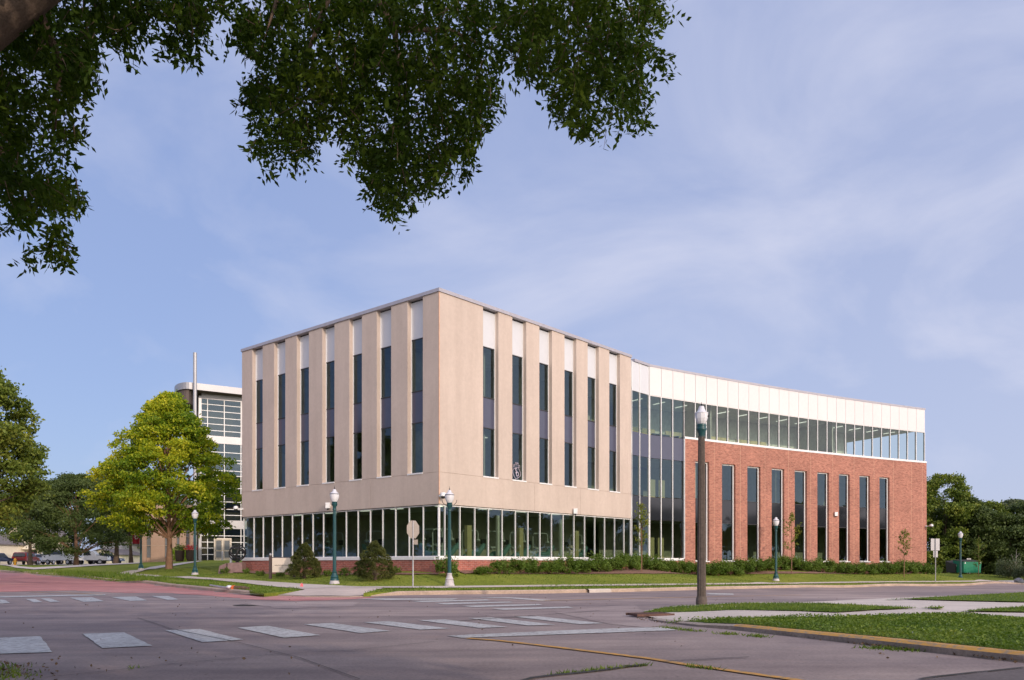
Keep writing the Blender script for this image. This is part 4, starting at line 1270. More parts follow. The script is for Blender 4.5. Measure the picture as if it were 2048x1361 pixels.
# window decal: paw outline with the letters S D
ow = oR[1]
def text_obj(txt, size, mat, name, parent=None, extrude=.003, align='CENTER'):
    cu = bpy.data.curves.new(name, 'FONT'); cu.body = txt; cu.size = size; cu.extrude = extrude
    cu.align_x = align; cu.align_y = 'CENTER'
    tmp = bpy.data.objects.new('tmp', cu); COL.objects.link(tmp)
    dg = bpy.context.evaluated_depsgraph_get()
    me = bpy.data.meshes.new_from_object(tmp.evaluated_get(dg))
    bpy.data.objects.remove(tmp, do_unlink=True)
    me.materials.clear(); me.materials.append(mat)
    o = bpy.data.objects.new(name, me); COL.objects.link(o)
    if parent is not None: o.parent = parent
    return o
pm = P_right((ow[0] + ow[1]) / 2 + .05, -.245)
ang_r = math.atan2(UR[1], UR[0])
dec = empty('window_decal', (pm[0], pm[1], Z(5.15)), 'pale paw emblem with the letters S and D on the second tall window', 'window decal', rz=ang_r)
mb = MB()
out = []
for k in range(28):
    t = 2 * math.pi * k / 28
    r_ = .30 * (1 + .10 * math.sin(4 * t + .6)) * (1 - .12 * math.cos(2 * t))
    out.append((r_ * math.sin(t) * .95, 0, r_ * math.cos(t) * 1.15 - .02))
out.append(out[0]); mb.tube(out, .014, 4)
for cx0, cz0 in ((-.22, .34), (-.07, .47), (.09, .46), (.23, .33)):
    e = [(cx0 + .055 * math.sin(a), 0, cz0 + .10 * math.cos(a)) for a in np.linspace(-2.2, 2.2, 8)]
    mb.tube(e, .013, 4)
mb.build('outline', M['decal'], dec)
t1 = text_obj('S', .42, M['decal'], 'letter', dec); t1.rotation_euler = (math.pi / 2, 0, 0); t1.location = (-.05, -.012, .07)
t2 = text_obj('D', .36, M['decal'], 'letter', dec); t2.rotation_euler = (math.pi / 2, 0, 0); t2.location = (.06, -.016, -.10)

# security cameras on the building
def sec_cam(Pf, s, z, label, arm=.35, kind='dome', out=.0):
    p = Pf(s, out); q = Pf(s, out + arm)
    r = empty('security_camera', (p[0], p[1], Z(z)), label, 'security camera', 'white security cameras on the building')
    dx, dy = q[0] - p[0], q[1] - p[1]
    mb = MB(); mb.tube([(0, 0, 0), (dx, dy, .04)], .03, 8); mb.tube([(0, 0, 0), (dx * .08, dy * .08, 0)], .07, 8); mb.build('bracket', M['white_plastic'], r, True)
    mb = MB()
    if kind == 'dome':
        mb.lathe([(.03, .18), (.13, .15), (.15, .05), (.15, -.02)], 14, (dx, dy, 0)); mb.build('housing', M['white_plastic'], r, True)
        mb = MB(); mb.lathe([(.125, -.02), (.12, -.08), (.07, -.14), (.01, -.15)], 12, (dx, dy, 0)); mb.build('dome', M['black_metal'], r, True)
    else:
        mb.box(dx * .5 - .12, dx * .5 + .12, dy * .5 - .1, dy * .5 + .1, -.16, .16); mb.build('housing', M['white_plastic'], r)
        mb = MB(); mb.lathe([(.05, -.16), (.06, -.2), (.02, -.26)], 8, (dx * .5, dy * .5, 0)); mb.build('lens', M['black_metal'], r, True)
sec_cam(P_right, .05, 3.42, 'white dome camera at the cream corner above the ground floor glass', .25)
sec_cam(P_left, s_of(P_left, 660, 0, 0, 40), 3.35, 'white boxy camera on the cream wall left of the middle lamp post', .3, 'box')
sec_cam(P_left, LLEN - .1, 3.55, 'white camera on the far left end of the cream wall', .5)
sec_cam(P_right, s_of(P_right, 1147, 0, 0, 40), 3.2, 'white boxy camera at the foot of the cream wall right of centre', .3, 'box')
sec_cam(P_wing, s_of(P_wing, 1669, BP), 4.1, 'white boxy camera on the brick wall between two slot windows', .3, 'box', BP)
sec_cam(P_wing, wend + .05, 3.35, 'white dome camera on an arm at the right end of the brick wall', .55, 'dome', BP)

# ------------------------------------------------------------------ street lamps
def post_lamp(px, d, label, pale_base=False, banner=False, hscale=1.0):
    x, y, z = ground(px, d)
    r = empty('street_lamp', (x, y, z), label, 'street lamp', 'green lamp posts with white acorn globes')
    k = hscale
    mb = MB(); mb.lathe([(.24, -.05), (.24, .05), (.215, .08), (.215, .13), (.20, .15)], 20); mb.build('footing', M['pale_base'], r, True)
    mb = MB(); mb.lathe([(.20, .14), (.205, .22), (.17, .27), (.195, .31), (.165, .36), (.13, .44), (.105, .52), (.12, .54), (.12, .58), (.095, .60)], 20)
    mb.build('base', M['pale_base'] if pale_base else M['green_pole'], r, True)
    mb = MB(); mb.lathe([(.088, .59), (.085, 1.5), (.078, 2.5), (.070, 3.5 * k)], 20, flute=.06); mb.build('pole', M['green_pole'], r, True)
    mb = MB(); mb.lathe([(.070, 3.48), (.095, 3.50), (.095, 3.55), (.075, 3.58), (.085, 3.66), (.135, 3.74), (.145, 3.80), (.115, 3.83), (.13, 3.86), (.13, 3.89)], 20); mb.build('capital', M['green_pole'], r, True)
    mb = MB(); mb.lathe([(.115, 3.88), (.16, 3.96), (.20, 4.06), (.218, 4.16), (.222, 4.24)], 24); mb.build('globe', M['globe'], r, True)
    mb = MB(); mb.lathe([(.226, 4.24), (.226, 4.255), (.226, 4.27)], 24); mb.build('band', M['black_metal'], r, True)
    mb = MB(); mb.lathe([(.218, 4.27), (.19, 4.31), (.12, 4.36), (.09, 4.40), (.085, 4.45), (.055, 4.48), (.02, 4.49)], 24); mb.build('globe_lid', M['globe_cap'], r, True)
    mb = MB(); mb.lathe([(.035, 4.48), (.02, 4.51), (.028, 4.54), (.01, 4.57), (.004, 4.66)], 8); mb.build('finial', M['black_metal'], r, True)
    if pale_base:
        mb = MB()
        for sg in (-1, 1):
            mb.tube([(0, 0, 3.72), (.2 * sg, 0, 3.78), (.33 * sg, 0, 3.92), (.34 * sg, 0, 4.02)], .014, 5)
        mb.build('bracket', M['black_metal'], r, True)
    return r
post_lamp(899, 38.8, 'green lamp post on a pale concrete base before the building corner', pale_base=True)
post_lamp(669, 39.3, 'green lamp post standing between the two pines')
post_lamp(390, 57.3, 'green lamp post just right of the yellow tree trunk')
lb = post_lamp(282, 66, 'green lamp post carrying a red banner left of the yellow tree')
post_lamp(1552, 58.5, 'green lamp post in front of the brick wall slot windows')
post_lamp(1921, 76, 'green lamp post in front of the green dumpster')
post_lamp(2330, 60, 'green lamp post out on the far right verge')
post_lamp(2700, 45, 'green lamp post furthest right along the road')
# banner
bx_, by_ = wxy(272, 66); bz_ = EYE - 66 * (1075 - HY) / F
bn = empty('banner', (bx_, by_, bz_), 'red cloth banner with white S D letters hung on a lamp post', 'banner')
mb = MB()
for i in range(6):
    u0, u1 = i / 6, (i + 1) / 6
    f_ = lambda u: .03 * math.sin(u * 7)
    for sgn in (0,):
        mb.hexa([(-.28 + .56 * u0, f_(u0), -.52), (-.28 + .56 * u1, f_(u1), -.52), (-.28 + .56 * u1, f_(u1) + .012, -.52), (-.28 + .56 * u0, f_(u0) + .012, -.52),
                 (-.28 + .56 * u0, f_(u0), .52), (-.28 + .56 * u1, f_(u1), .52), (-.28 + .56 * u1, f_(u1) + .012, .52), (-.28 + .56 * u0, f_(u0) + .012, .52)])
mb.build('cloth', M['banner'], bn, True)
mb = MB(); mb.tube([(-.3, 0, .54), (.42, 0, .54)], .015, 6); mb.tube([(-.3, 0, -.54), (.42, 0, -.54)], .015, 6); mb.build('rod', M['black_metal'], bn, True)
for tx, sz, lx, lz in (('S', .46, -.06, .12), ('D', .42, .07, -.02)):
    t_ = text_obj(tx, sz, M['white_mark'], 'letter', bn, .006); t_.rotation_euler = (math.pi / 2, 0, 0); t_.location = (lx, -.05, lz)

# the big aggregate-concrete lamp on the near island
def big_lamp():
    x, y, z = ground(1403, 23.2, .13)
    r = empty('street_lamp', (x, y, z), 'tall fluted brown concrete lamp post on the near corner island', 'street lamp')
    mb = MB(); mb.lathe([(.155, -.08), (.155, .02), (.15, .10), (.128, .16)], 20); mb.build('base', M['agg_pole'], r, True)
    mb = MB(); mb.lathe([(.125, .15), (.118, 1.5), (.108, 3.0), (.098, 4.2), (.093, 4.65)], 32, flute=.13); mb.build('pole', M['agg_pole'], r)
    mb = MB(); mb.lathe([(.085, 4.60), (.095, 4.72), (.13, 4.80), (.145, 4.84), (.135, 4.87), (.125, 4.90), (.135, 4.93), (.13, 4.97), (.09, 5.0)], 20); mb.build('capital', M['green_pole'], r, True)
    # octagonal-looking globe with a broken right side
    mb = MB(); mb.lathe([(.105, 4.98), (.150, 5.06), (.172, 5.14), (.180, 5.24), (.182, 5.28)], 10); mb.build('globe', M['globe'], r, False)
    mb = MB(); mb.lathe([(.186, 5.275), (.186, 5.30), (.12, 5.335), (.085, 5.42), (.068, 5.48), (.02, 5.495)], 20); mb.build('globe_lid', M['globe_cap'], r, True)
    mb = MB(); mb.lathe([(.03, 5.49), (.014, 5.51), (.022, 5.54), (.008, 5.56), (.003, 5.60)], 8); mb.build('finial', M['black_metal'], r, True)
    mb = MB(); mb.tube([(.172, -.04, 5.17), (.19, -.04, 5.23)], .018, 6); mb.build('photocell', M['black_metal'], r, True)
big_lamp()

# ------------------------------------------------------------------ signs
def sign(px, d, label, cat_, kind):
    x, y, z = ground(px, d)
    r = empty('road_sign', (x, y, z), label, cat_)
    if kind == 'stop':
        mb = MB(); mb.lathe([(.032, -.1), (.032, 2.86)], 8); mb.build('post', M['galv'], r, True)
        rad = .41
        mb = MB()
        pts = [(rad * math.cos(math.pi / 8 + k * math.pi / 4) * .62, rad * math.cos(math.pi / 8 + k * math.pi / 4) * .55 - .045, 2.50 + rad * math.sin(math.pi / 8 + k * math.pi / 4)) for k in range(8)]
        bk = [(a, b - .0 + .012, c) for a, b, c in pts]
        pts = [(a, b + .06, c) for a, b, c in pts]; bk = [(a, b + .06, c) for a, b, c in bk]
        mb.face(pts); mb.face(bk[::-1])
        for k in range(8):
            mb.face([pts[k], pts[(k + 1) % 8], bk[(k + 1) % 8], bk[k]])
        mb.build('octagon_plate', M['sign_back'], r)
        mb = MB(); mb.box(.02, .20, .04, .052, 1.86, 2.07); mb.build('small_plate', M['sign_back'], r)
    else:
        mb = MB(); mb.lathe([(.035, -.1), (.035, 3.4)], 8); mb.build('post', M['galv'], r, True)
        mb = MB(); mb.box(-.34, .34, .037, .05, 2.48, 3.40); mb.build('plate', M['galv'], r)
        mb = MB(); mb.box(-.15, .20, .037, .05, 1.95, 2.45); mb.build('small_plate', M['galv'], r)
sign(826, 35.2, 'back of an octagonal stop sign before the ground floor glass', 'stop sign', 'stop')
sign(1871, 64.5, 'back of two rectangular road signs on a steel post', 'road sign', 'rect')

# cream building sign on two brown posts
x, y, z = ground(541, 44.8)
bs_ = empty('building_sign', (x, y, z), 'cream sign board with small grey lettering on brown posts', 'sign')
mb = MB(); mb.box(-.07, .07, -.07, .07, -.1, 1.22); mb.build('post', M['brown_metal'], bs_)
mb = MB(); mb.box(1.22, 1.36, -.07, .07, -.1, 1.16); mb.build('post', M['brown_metal'], bs_)
mb = MB(); mb.box(.071, 1.219, -.05, .05, 1.13, 1.17); mb.build('top_rail', M['brown_metal'], bs_)
mb = MB(); mb.ico((0, 0, 1.30), .08, (1, 1, 1)); mb.build('sensor', M['galv'], bs_, True)
fc = MB(); fc.box(.10, 1.20, -.045, .045, .35, 1.12); fo = fc.build('board', M['sign_face'], bs_)
mb = MB()                                          # the heading is too small to read in the photograph: word-shaped marks
xx = .24
for w in (6, 3, 6, 1, 9):
    for j in range(w):
        hh = .045 if (j * 7 + w) % 3 else .062
        mb.box(xx, xx + .020, -.05, -.047, .70, .70 + hh); xx += .030
    xx += .022
mb.box(.60, .70, -.05, -.047, .615, .635); mb.box(.63, .67, -.05, -.047, .636, .655)
mb.build('heading', M['sign_text'], fo)
mb = MB()
for k, w in enumerate((.16, .22, .28, .24, .34, .42)):
    for j in range(int(w / .035)):
        mb.box(.66 - w / 2 + j * .035, .66 - w / 2 + j * .035 + .022, -.05, -.047, .55 - k * .035, .555 - k * .035 + .01)
mb.build('small_lettering', M['galv'], fo)

# armillary sphere on a granite plinth
x, y, z = ground(478, 52.5)
ar = empty('sculpture', (x - .1, y, z + .0), 'dark armillary sphere sculpture on a rough granite plinth', 'sculpture')
mb = MB(); mb.hexa([(-.55, -.4, -.2), (.45, -.4, -.2), (.5, .4, -.2), (-.5, .4, -.2), (-.5, -.35, .58), (.4, -.35, .62), (.42, .35, .62), (-.45, .35, .58)]); mb.build('plinth', M['granite'], ar)
mb = MB(); mb.hexa([(-1.15, -.3, -.2), (-.58, -.4, -.2), (-.56, .3, -.2), (-1.1, .3, -.2), (-1.05, -.25, .40), (-.6, -.35, .56), (-.6, .25, .54), (-1.05, .25, .42)]); mb.build('side_block', M['granite'], ar)
mb = MB()
for tilt, yaw, rad in ((0.25, 0, .52), (1.2, .5, .50), (math.pi / 2 - .35, 0, .50), (.3, 1.3, .49), (-.7, .4, .46)):
    ring = []
    for k in range(25):
        t = 2 * math.pi * k / 24
        v = Vector((rad * math.cos(t), 0, rad * math.sin(t)))
        v.rotate(__import__('mathutils').Euler((tilt, tilt * .5, yaw + .6)))
        ring.append((v.x, v.y, v.z + 1.22))
    mb.tube(ring, .035, 6, cap=False)
mb.tube([(-.35, 0, .75), (.35, 0, 1.7)], .025, 6); mb.ico((0, 0, 1.22), .11)
mb.build('rings', M['black_metal'], ar, True)
mb = MB(); mb.lathe([(.18, .60), (.10, .66), (.14, .74)], 10); mb.build('stem', M['black_metal'], ar, True)

# bollards near the entrance
for px_, d_, lab in ((462, 60, 'white bollard beside the granite plinth'), (444.5, 84, 'grey bollard in front of the entrance doors')):
    x, y, z = ground(px_, d_)
    mb = MB(); mb.lathe([(.09, -.1), (.09, .85), (.07, .92), (.01, .94)], 12)
    o = mb.build('bollard', M['white_plastic'] if 'white' in lab else M['galv'], None, True); o.location = (x, y, z + .3 * (px_ > 460)); tag(o, lab, 'bollard')

# dumpster
x, y, z = ground(1934, 86)
dm = empty('dumpster', (x, y, z), 'green steel dumpster at the edge of the trees', 'dumpster', rz=.1)
mb = MB(); mb.hexa([(-.9, -.8, .12), (.95, -.8, .12), (.95, .8, .12), (-.9, .8, .12), (-.95, -.85, 1.25), (1.0, -.85, 1.25), (1.0, .9, 1.42), (-.95, .9, 1.42)]); mb.build('bin', M['dumpster'], dm)
mb = MB(); mb.hexa([(-.98, -.88, 1.255), (1.03, -.88, 1.255), (1.03, .93, 1.425), (-.98, .93, 1.425), (-.98, -.88, 1.31), (1.03, -.88, 1.31), (1.03, .93, 1.48), (-.98, .93, 1.48)]); mb.build('lid', M['dark_lid'], dm)
for sx in (-.8, .85):
    mb = MB(); mb.box(sx - .05, sx + .05, -.89, -.86, 1.05, 1.2); mb.build('latch', M['white_plastic'], dm)
x, y, z = ground(1911, 87)
dm2 = empty('dumpster', (x, y, z), 'dark brown dumpster half hidden behind the green one', 'dumpster', rz=.25)
mb = MB(); mb.hexa([(-.6, -.6, .1), (.7, -.6, .1), (.7, .6, .1), (-.6, .6, .1), (-.65, -.65, .95), (.7, -.65, 1.1), (.7, .7, 1.4), (-.65, .7, 1.3)]); mb.build('bin', M['dark_lid'], dm2)
mb = MB(); mb.box(-.5, .1, -.68, -.655, .7, .9); mb.build('label_plate', M['white_plastic'], dm2)
for i, px_ in enumerate((1935.5, 1940)):
    x, y, z = ground(px_, 88)
    mb = MB(); mb.box(-.1, .1, -.02, .02, 1.3, 1.62); mb.tube([(0, .04, -.1), (0, .04, 1.6)], .03, 6)
    o = mb.build('sign_post', M['galv'], None); o.location = (x, y, z)
    tag(o, ('left' if i == 0 else 'right') + ' one of two tiny white signs above the green dumpster', 'small sign')

# rock near the right edge
x, y, z = ground(2038, 74)
mb = MB(); mb.ico((0, 0, .15), .42, (1.1, .8, .75), .35, 10); o = mb.build('rock', M['rock'], None); o.location = (x, y, z); tag(o, 'rounded grey rock by the footpath at the right edge', 'rock')

# hydrant far left
x, y, z = ground(30, 96)
hy = empty('fire_hydrant', (x, y, z), 'small yellow fire hydrant in front of the cream house', 'fire hydrant')
mb = MB(); mb.lathe([(.2, 0), (.2, .06), (.13, .08), (.13, .55), (.16, .58), (.15, .68), (.08, .78), (.03, .82)], 12); mb.build('barrel', M['hydrant'], hy, True)
mb = MB(); mb.tube([(-.24, 0, .45), (.24, 0, .45)], .07, 8); mb.build('outlet', M['hydrant'], hy, True)

# debris by the kerb, marker flag
x, y = at(456, 1183.5, .05)
db = empty('storm_sock', (x, y, H(x, y) + .12), 'grey pipe and bundled filter sock lying on the kerb', 'debris')
mb = MB(); mb.tube([(-.95, .55, .18), (-.3, .2, .10), (0, 0, .08)], [.035, .05, .05], 8); mb.build('pipe', M['galv'], db, True)
mb = MB(); mb.ico((.05, -.02, .12), .11, (1.3, 1, .7), .3); mb.build('bag', M['white_plastic'], db, True)
mb = MB(); mb.tube([(.2, -.05, .08), (.30, -.08, .09)], [.11, .11], 8); mb.build('ring', M['orange'], db, True)
mb = MB(); mb.tube([(.30, -.08, .08), (.7, -.16, .08), (.95, -.25, .06)], [.10, .09, .05], 8); mb.build('sock', M['dirt'], db, True)
x, y = at(603, 1179, .13)
fg = empty('marker_flag', (x, y, H(x, y) + .13), 'small pink marker flag in the grass at the footpath corner', 'flag')
mb = MB(); mb.tube([(0, 0, 0), (.02, 0, .3)], .006, 5); mb.build('stake', M['galv'], fg)
mb = MB(); mb.hexa([(-.06, 0, .12), (.06, .03, .10), (.06, .04, .10), (-.06, .01, .12), (-.02, 0, .26), (.05, .03, .23), (.05, .04, .23), (-.02, .01, .26)]); mb.build('cloth', M['pink'], fg)

# ------------------------------------------------------------------ the older building with the curved canopy, far left
D0 = 92.0
A0 = np.array(wxy(397, D0)); dirF = np.array([.87, .49]); nF = np.array([.49, -.87])
ob = empty('entrance_building', (A0[0], A0[1], 1.45), 'older campus building with glass entrance tower and curved silver canopy', 'building')
def PF(s, d): return A0 + dirF * s + nF * d
def zp(py, d=D0): return (HY - py) / F * d     # relative to eye
base = zp(1121)
def band(mb, Pf, s0, s1, d0, d1, z0, z1): fbox(mb, Pf, s0, s1, d0, d1, z0, z1)
TL = 5.35
mb = MB(); band(mb, PF, 0, .30, -.3, .12, base - 2, zp(792)); band(mb, PF, TL - .75, TL, -.3, .12, zp(870), zp(792)); band(mb, PF, .31, TL, -.3, .10, zp(885), zp(870)); band(mb, PF, .31, TL, -.3, .10, zp(1057), zp(1040))
band(mb, PF, .31, TL, -.3, .10, zp(797), zp(785)); mb.build('frame', M['silver'], ob, world=True)
mb = MB()
for s in (.95, 2.75, TL - .78): band(mb, PF, s - .04, s + .04, -.05, .06, base, zp(790))
for py in list(range(808, 870, 13)) + [903, 918, 924, 940, 950, 960, 975, 990, 1003, 1018, 1030] + [1072, 1085, 1097, 1110]:
    band(mb, PF, .31, TL - .1, -.04, .045, zp(py), zp(py) + .07)
mb.build('mullion', M['white_frame'], ob, world=True)
mb = MB(); p0, p1 = PF(.3, 0), PF(TL, 0)
mb.face([(*p0, Z(base)), (*p1, Z(base)), (*p1, Z(zp(790))), (*p0, Z(zp(790)))]); mb.build('glass_wall', M['glass'], ob, world=True)
mb = MB()
for py in (872, 925, 1000, 1050): band(mb, PF, .35, TL + 2, -3, -.4, zp(py) - .3, zp(py))
band(mb, PF, .3, TL + 2, -3.2, -3.0, base - 1, zp(790)); mb.build('inner_floor', M['soffit'], ob, world=True)
mb = MB(); band(mb, PF, 1.62, 3.52, .05, .14, base - .2, base + 2.5); mb.build('door_frame', M['door_frame'], ob, world=True)
for k in (0, 1):
    q = MB()
    for a, b in ((.10, .38), (.44, .84)):
        band(q, PF, 1.72 + k * .90, 2.50 + k * .90, .141, .15, base + .1, base + 2.35)
    dd = q.build('door', M['door_frame'], ob, world=True)
    q = MB(); band(q, PF, 1.85 + k * .9, 2.40 + k * .9, .15, .16, base + 1.15, base + 2.2); band(q, PF, 1.85 + k * .9, 2.40 + k * .9, .15, .16, base + .3, base + 1.0); q.build('door_glass', M['house_glass'], dd, world=True)
# second glass face and stone pier further right
def PG(s, d): return PF(TL, 0) + np.array([.80, .60]) * s + np.array([.60, -.80]) * d
mb = MB(); q0, q1 = PG(0, 0), PG(3.5, 0); mb.face([(*q0, Z(zp(1040))), (*q1, Z(zp(1040))), (*q1, Z(zp(862))), (*q0, Z(zp(862)))]); mb.build('glass_wall', M['glass_clear'], ob, world=True)
mb = MB(); band(mb, PG, 0, .1, -.1, .05, zp(1040), zp(860)); band(mb, PG, 1.2, 1.28, -.1, .05, zp(1040), zp(860))
for py in range(862, 1040, 16): band(mb, PG, 0, 3.5, -.05, .04, zp(py), zp(py) + .06)
mb.build('mullion', M['white_frame'], ob, world=True)
mb = MB(); band(mb, PG, .05, 3.5, -1, .1, base - 2, zp(1042)); band(mb, PG, .05, 3.5, -3, -1.5, zp(1040), zp(868)); mb.build('stone_wall', M['tan_stone'], ob, world=True)
# low stone wing to the left
def PH(s, d): return PF(-.25, -.6) + np.array([-.97, -.10]) * s + np.array([-.10, -.97]) * d * 1.0
mb = MB()
SWL = 6.1
zb, zt = base - 1.5, zp(1010)
ops = [(.7, 1.05), (1.75, 2.1), (3.0, 3.4), (4.9, 5.4)]
s = 0
for a, b in ops + [(SWL, None)]:
    band(mb, PH, s, a, -4, 0, zb, zt)
    if b: band(mb, PH, a, b, -4, -.2, zb, zt); s = b
sw = mb.build('stone_wall', M['tan_stone'], ob, world=True)
mb = MB()
for py in (1075, 1058, 1041, 1092): band(mb, PH, 0, SWL, -.1, .012, zp(py), zp(py) + .05)
mb.build('wall_joint', M['joint'], ob, world=True)
mb = MB()
for a, b in ops: band(mb, PH, a, b, -.19, -.15, base + .3, zp(1030))
mb.build('slot_window', M['house_glass'], ob, world=True)
# canopy: rounded nose slab
mb = MB()
prof = []
nose_c = PF(-1.15, -.8)
outline = [tuple(PF(6.5, 1.5)), tuple(PF(-.4, 1.9))]
for k in range(13):
    t = k / 12 * math.pi
    v = nose_c + dirF * (-1.1 * math.sin(t) - .1) + nF * (2.75 * math.cos(t))
    outline.append(tuple(v))
outline += [tuple(PF(-.4, -4)), tuple(PF(6.5, -4))]
zt_, zb_ = zp(774), zp(787)
n = len(outline)
slope = lambda p: (np.dot(np.array(p) - A0, dirF)) * .02
for i in range(n):
    a, b = outline[i], outline[(i + 1) % n]
    mb.m = 0; mb.face([(*a, Z(zb_)), (*b, Z(zb_)), (*b, Z(zt_)), (*a, Z(zt_))])
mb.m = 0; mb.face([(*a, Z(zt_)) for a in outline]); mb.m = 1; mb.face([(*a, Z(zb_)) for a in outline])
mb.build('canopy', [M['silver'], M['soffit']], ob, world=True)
mb = MB(); c_ = PF(-.9, -.3)
ins = [tuple(nose_c + (np.array(p) - nose_c) * .9) for p in outline[2:-2]] + [tuple(PF(-.2, -3.5)), tuple(PF(-.2, -.1))]
n = len(ins)
for i in range(n):
    a, b = ins[i], ins[(i + 1) % n]
    mb.face([(*a, Z(zp(814))), (*b, Z(zp(814))), (*b, Z(zb_ - .003)), (*a, Z(zb_ - .003))])
mb.face([(*a, Z(zp(814))) for a in ins]); mb.build('canopy_drum', M['soffit'], ob, world=True)
mx_, my_ = wxy(390, D0 - 2.3)
mb = MB(); mb.tube([(mx_, my_, 1.0), (mx_, my_, Z((HY - 706) / F * (D0 - 2.3)))], .20, 12); mb.build('mast', M['silver'], ob, True, world=True)

# cream house and neighbours far left
def house(px0, px1, d, pyt, pyr, label, mat='siding', yaw=0.0, wins=True):
    x0 = wxy(px0, d)[0]; x1 = wxy(px1, d)[0]; w = x1 - x0
    zb = H(*wxy((px0 + px1) / 2, d)) + .1
    he = EYE + (HY - pyt) / F * d - zb; hr = EYE + (HY - pyr) / F * d - zb
    r = empty('house', (x0, d, zb), label, 'house', rz=yaw)
    mb = MB()
    mb.hexa([(0, 0, -.5), (w, 0, -.5), (w, 9, -.5), (0, 9, -.5), (0, 0, he), (w, 0, he), (w, 9, he), (0, 9, he)])
    mb.face([(0, 0, he), (w, 0, he), (w / 2, 0, hr)]); mb.face([(0, 9, he), (w, 9, he), (w / 2, 9, hr)])
    mb.build('wall', M[mat], r)
    mb = MB()
    for sx in (-1, 1):
        e = w / 2 + .35
        a = (w / 2 + sx * e, he - .25); b = (w / 2, hr + .06)
        mb.hexa([(a[0], -.35, a[1]), (b[0], -.35, b[1]), (b[0], 9.35, b[1]), (a[0], 9.35, a[1]), (a[0], -.35, a[1] + .14), (b[0], -.35, b[1] + .14), (b[0], 9.35, b[1] + .14), (a[0], 9.35, a[1] + .14)])
    mb.build('roof', M['shingle'], r)
    if wins:
        ws_ = [(.30, .9), (.48, .9), (.62, 3.7), (.92, 3.9)]
        for fx, fz in ws_:
            if fz > he - 1: continue
            f = MB(); cx0 = w * fx
            for q in ((cx0 - .48, cx0 - .38, fz, fz + 1.7), (cx0 + .38, cx0 + .48, fz, fz + 1.7), (cx0 - .379, cx0 + .379, fz, fz + .1), (cx0 - .379, cx0 + .379, fz + 1.6, fz + 1.7), (cx0 - .379, cx0 + .379, fz + .8, fz + .88)):
                f.box(q[0], q[1], -.07, -.002, q[2], q[3])
            fo_ = f.build('window', M['sign_back'], r)
            f = MB(); f.box(cx0 - .378, cx0 + .378, -.04, -.003, fz + .1, fz + 1.6); f.build('pane', M['house_glass'], fo_)
    return r
h1 = house(3, 82, 126, 1078, 1046, 'cream clapboard house with grey framed windows at far left')
x1w = wxy(80, 126)[0] - wxy(5, 126)[0]
mb = MB(); mb.box(x1w * .72, x1w * .72 + .5, -.06, -.003, .5, 2.0); mb.box(x1w * .80, x1w * .80 + .85, -.06, -.003, .1, 2.2); mb.build('door', M['black_metal'], h1)
mb = MB(); mb.hexa([(x1w * .68, -1.6, 2.3), (x1w + .5, -1.6, 2.3), (x1w + .5, -.001, 3.2), (x1w * .68, -.001, 3.2), (x1w * .68, -1.6, 2.4), (x1w + .5, -1.6, 2.4), (x1w + .5, -.001, 3.3), (x1w * .68, -.001, 3.3)]); mb.build('porch_roof', M['siding'], h1)
house(-95, -12, 118, 1086, 1066, 'pale house whose eave shows at the left frame edge', wins=False)
house(168, 236, 132, 1108, 1100, 'long low cream garage behind the parked cars', wins=False)
house(205, 246, 140, 1086, 1068, 'grey white house glimpsed behind the leaning trunks', mat='silver')

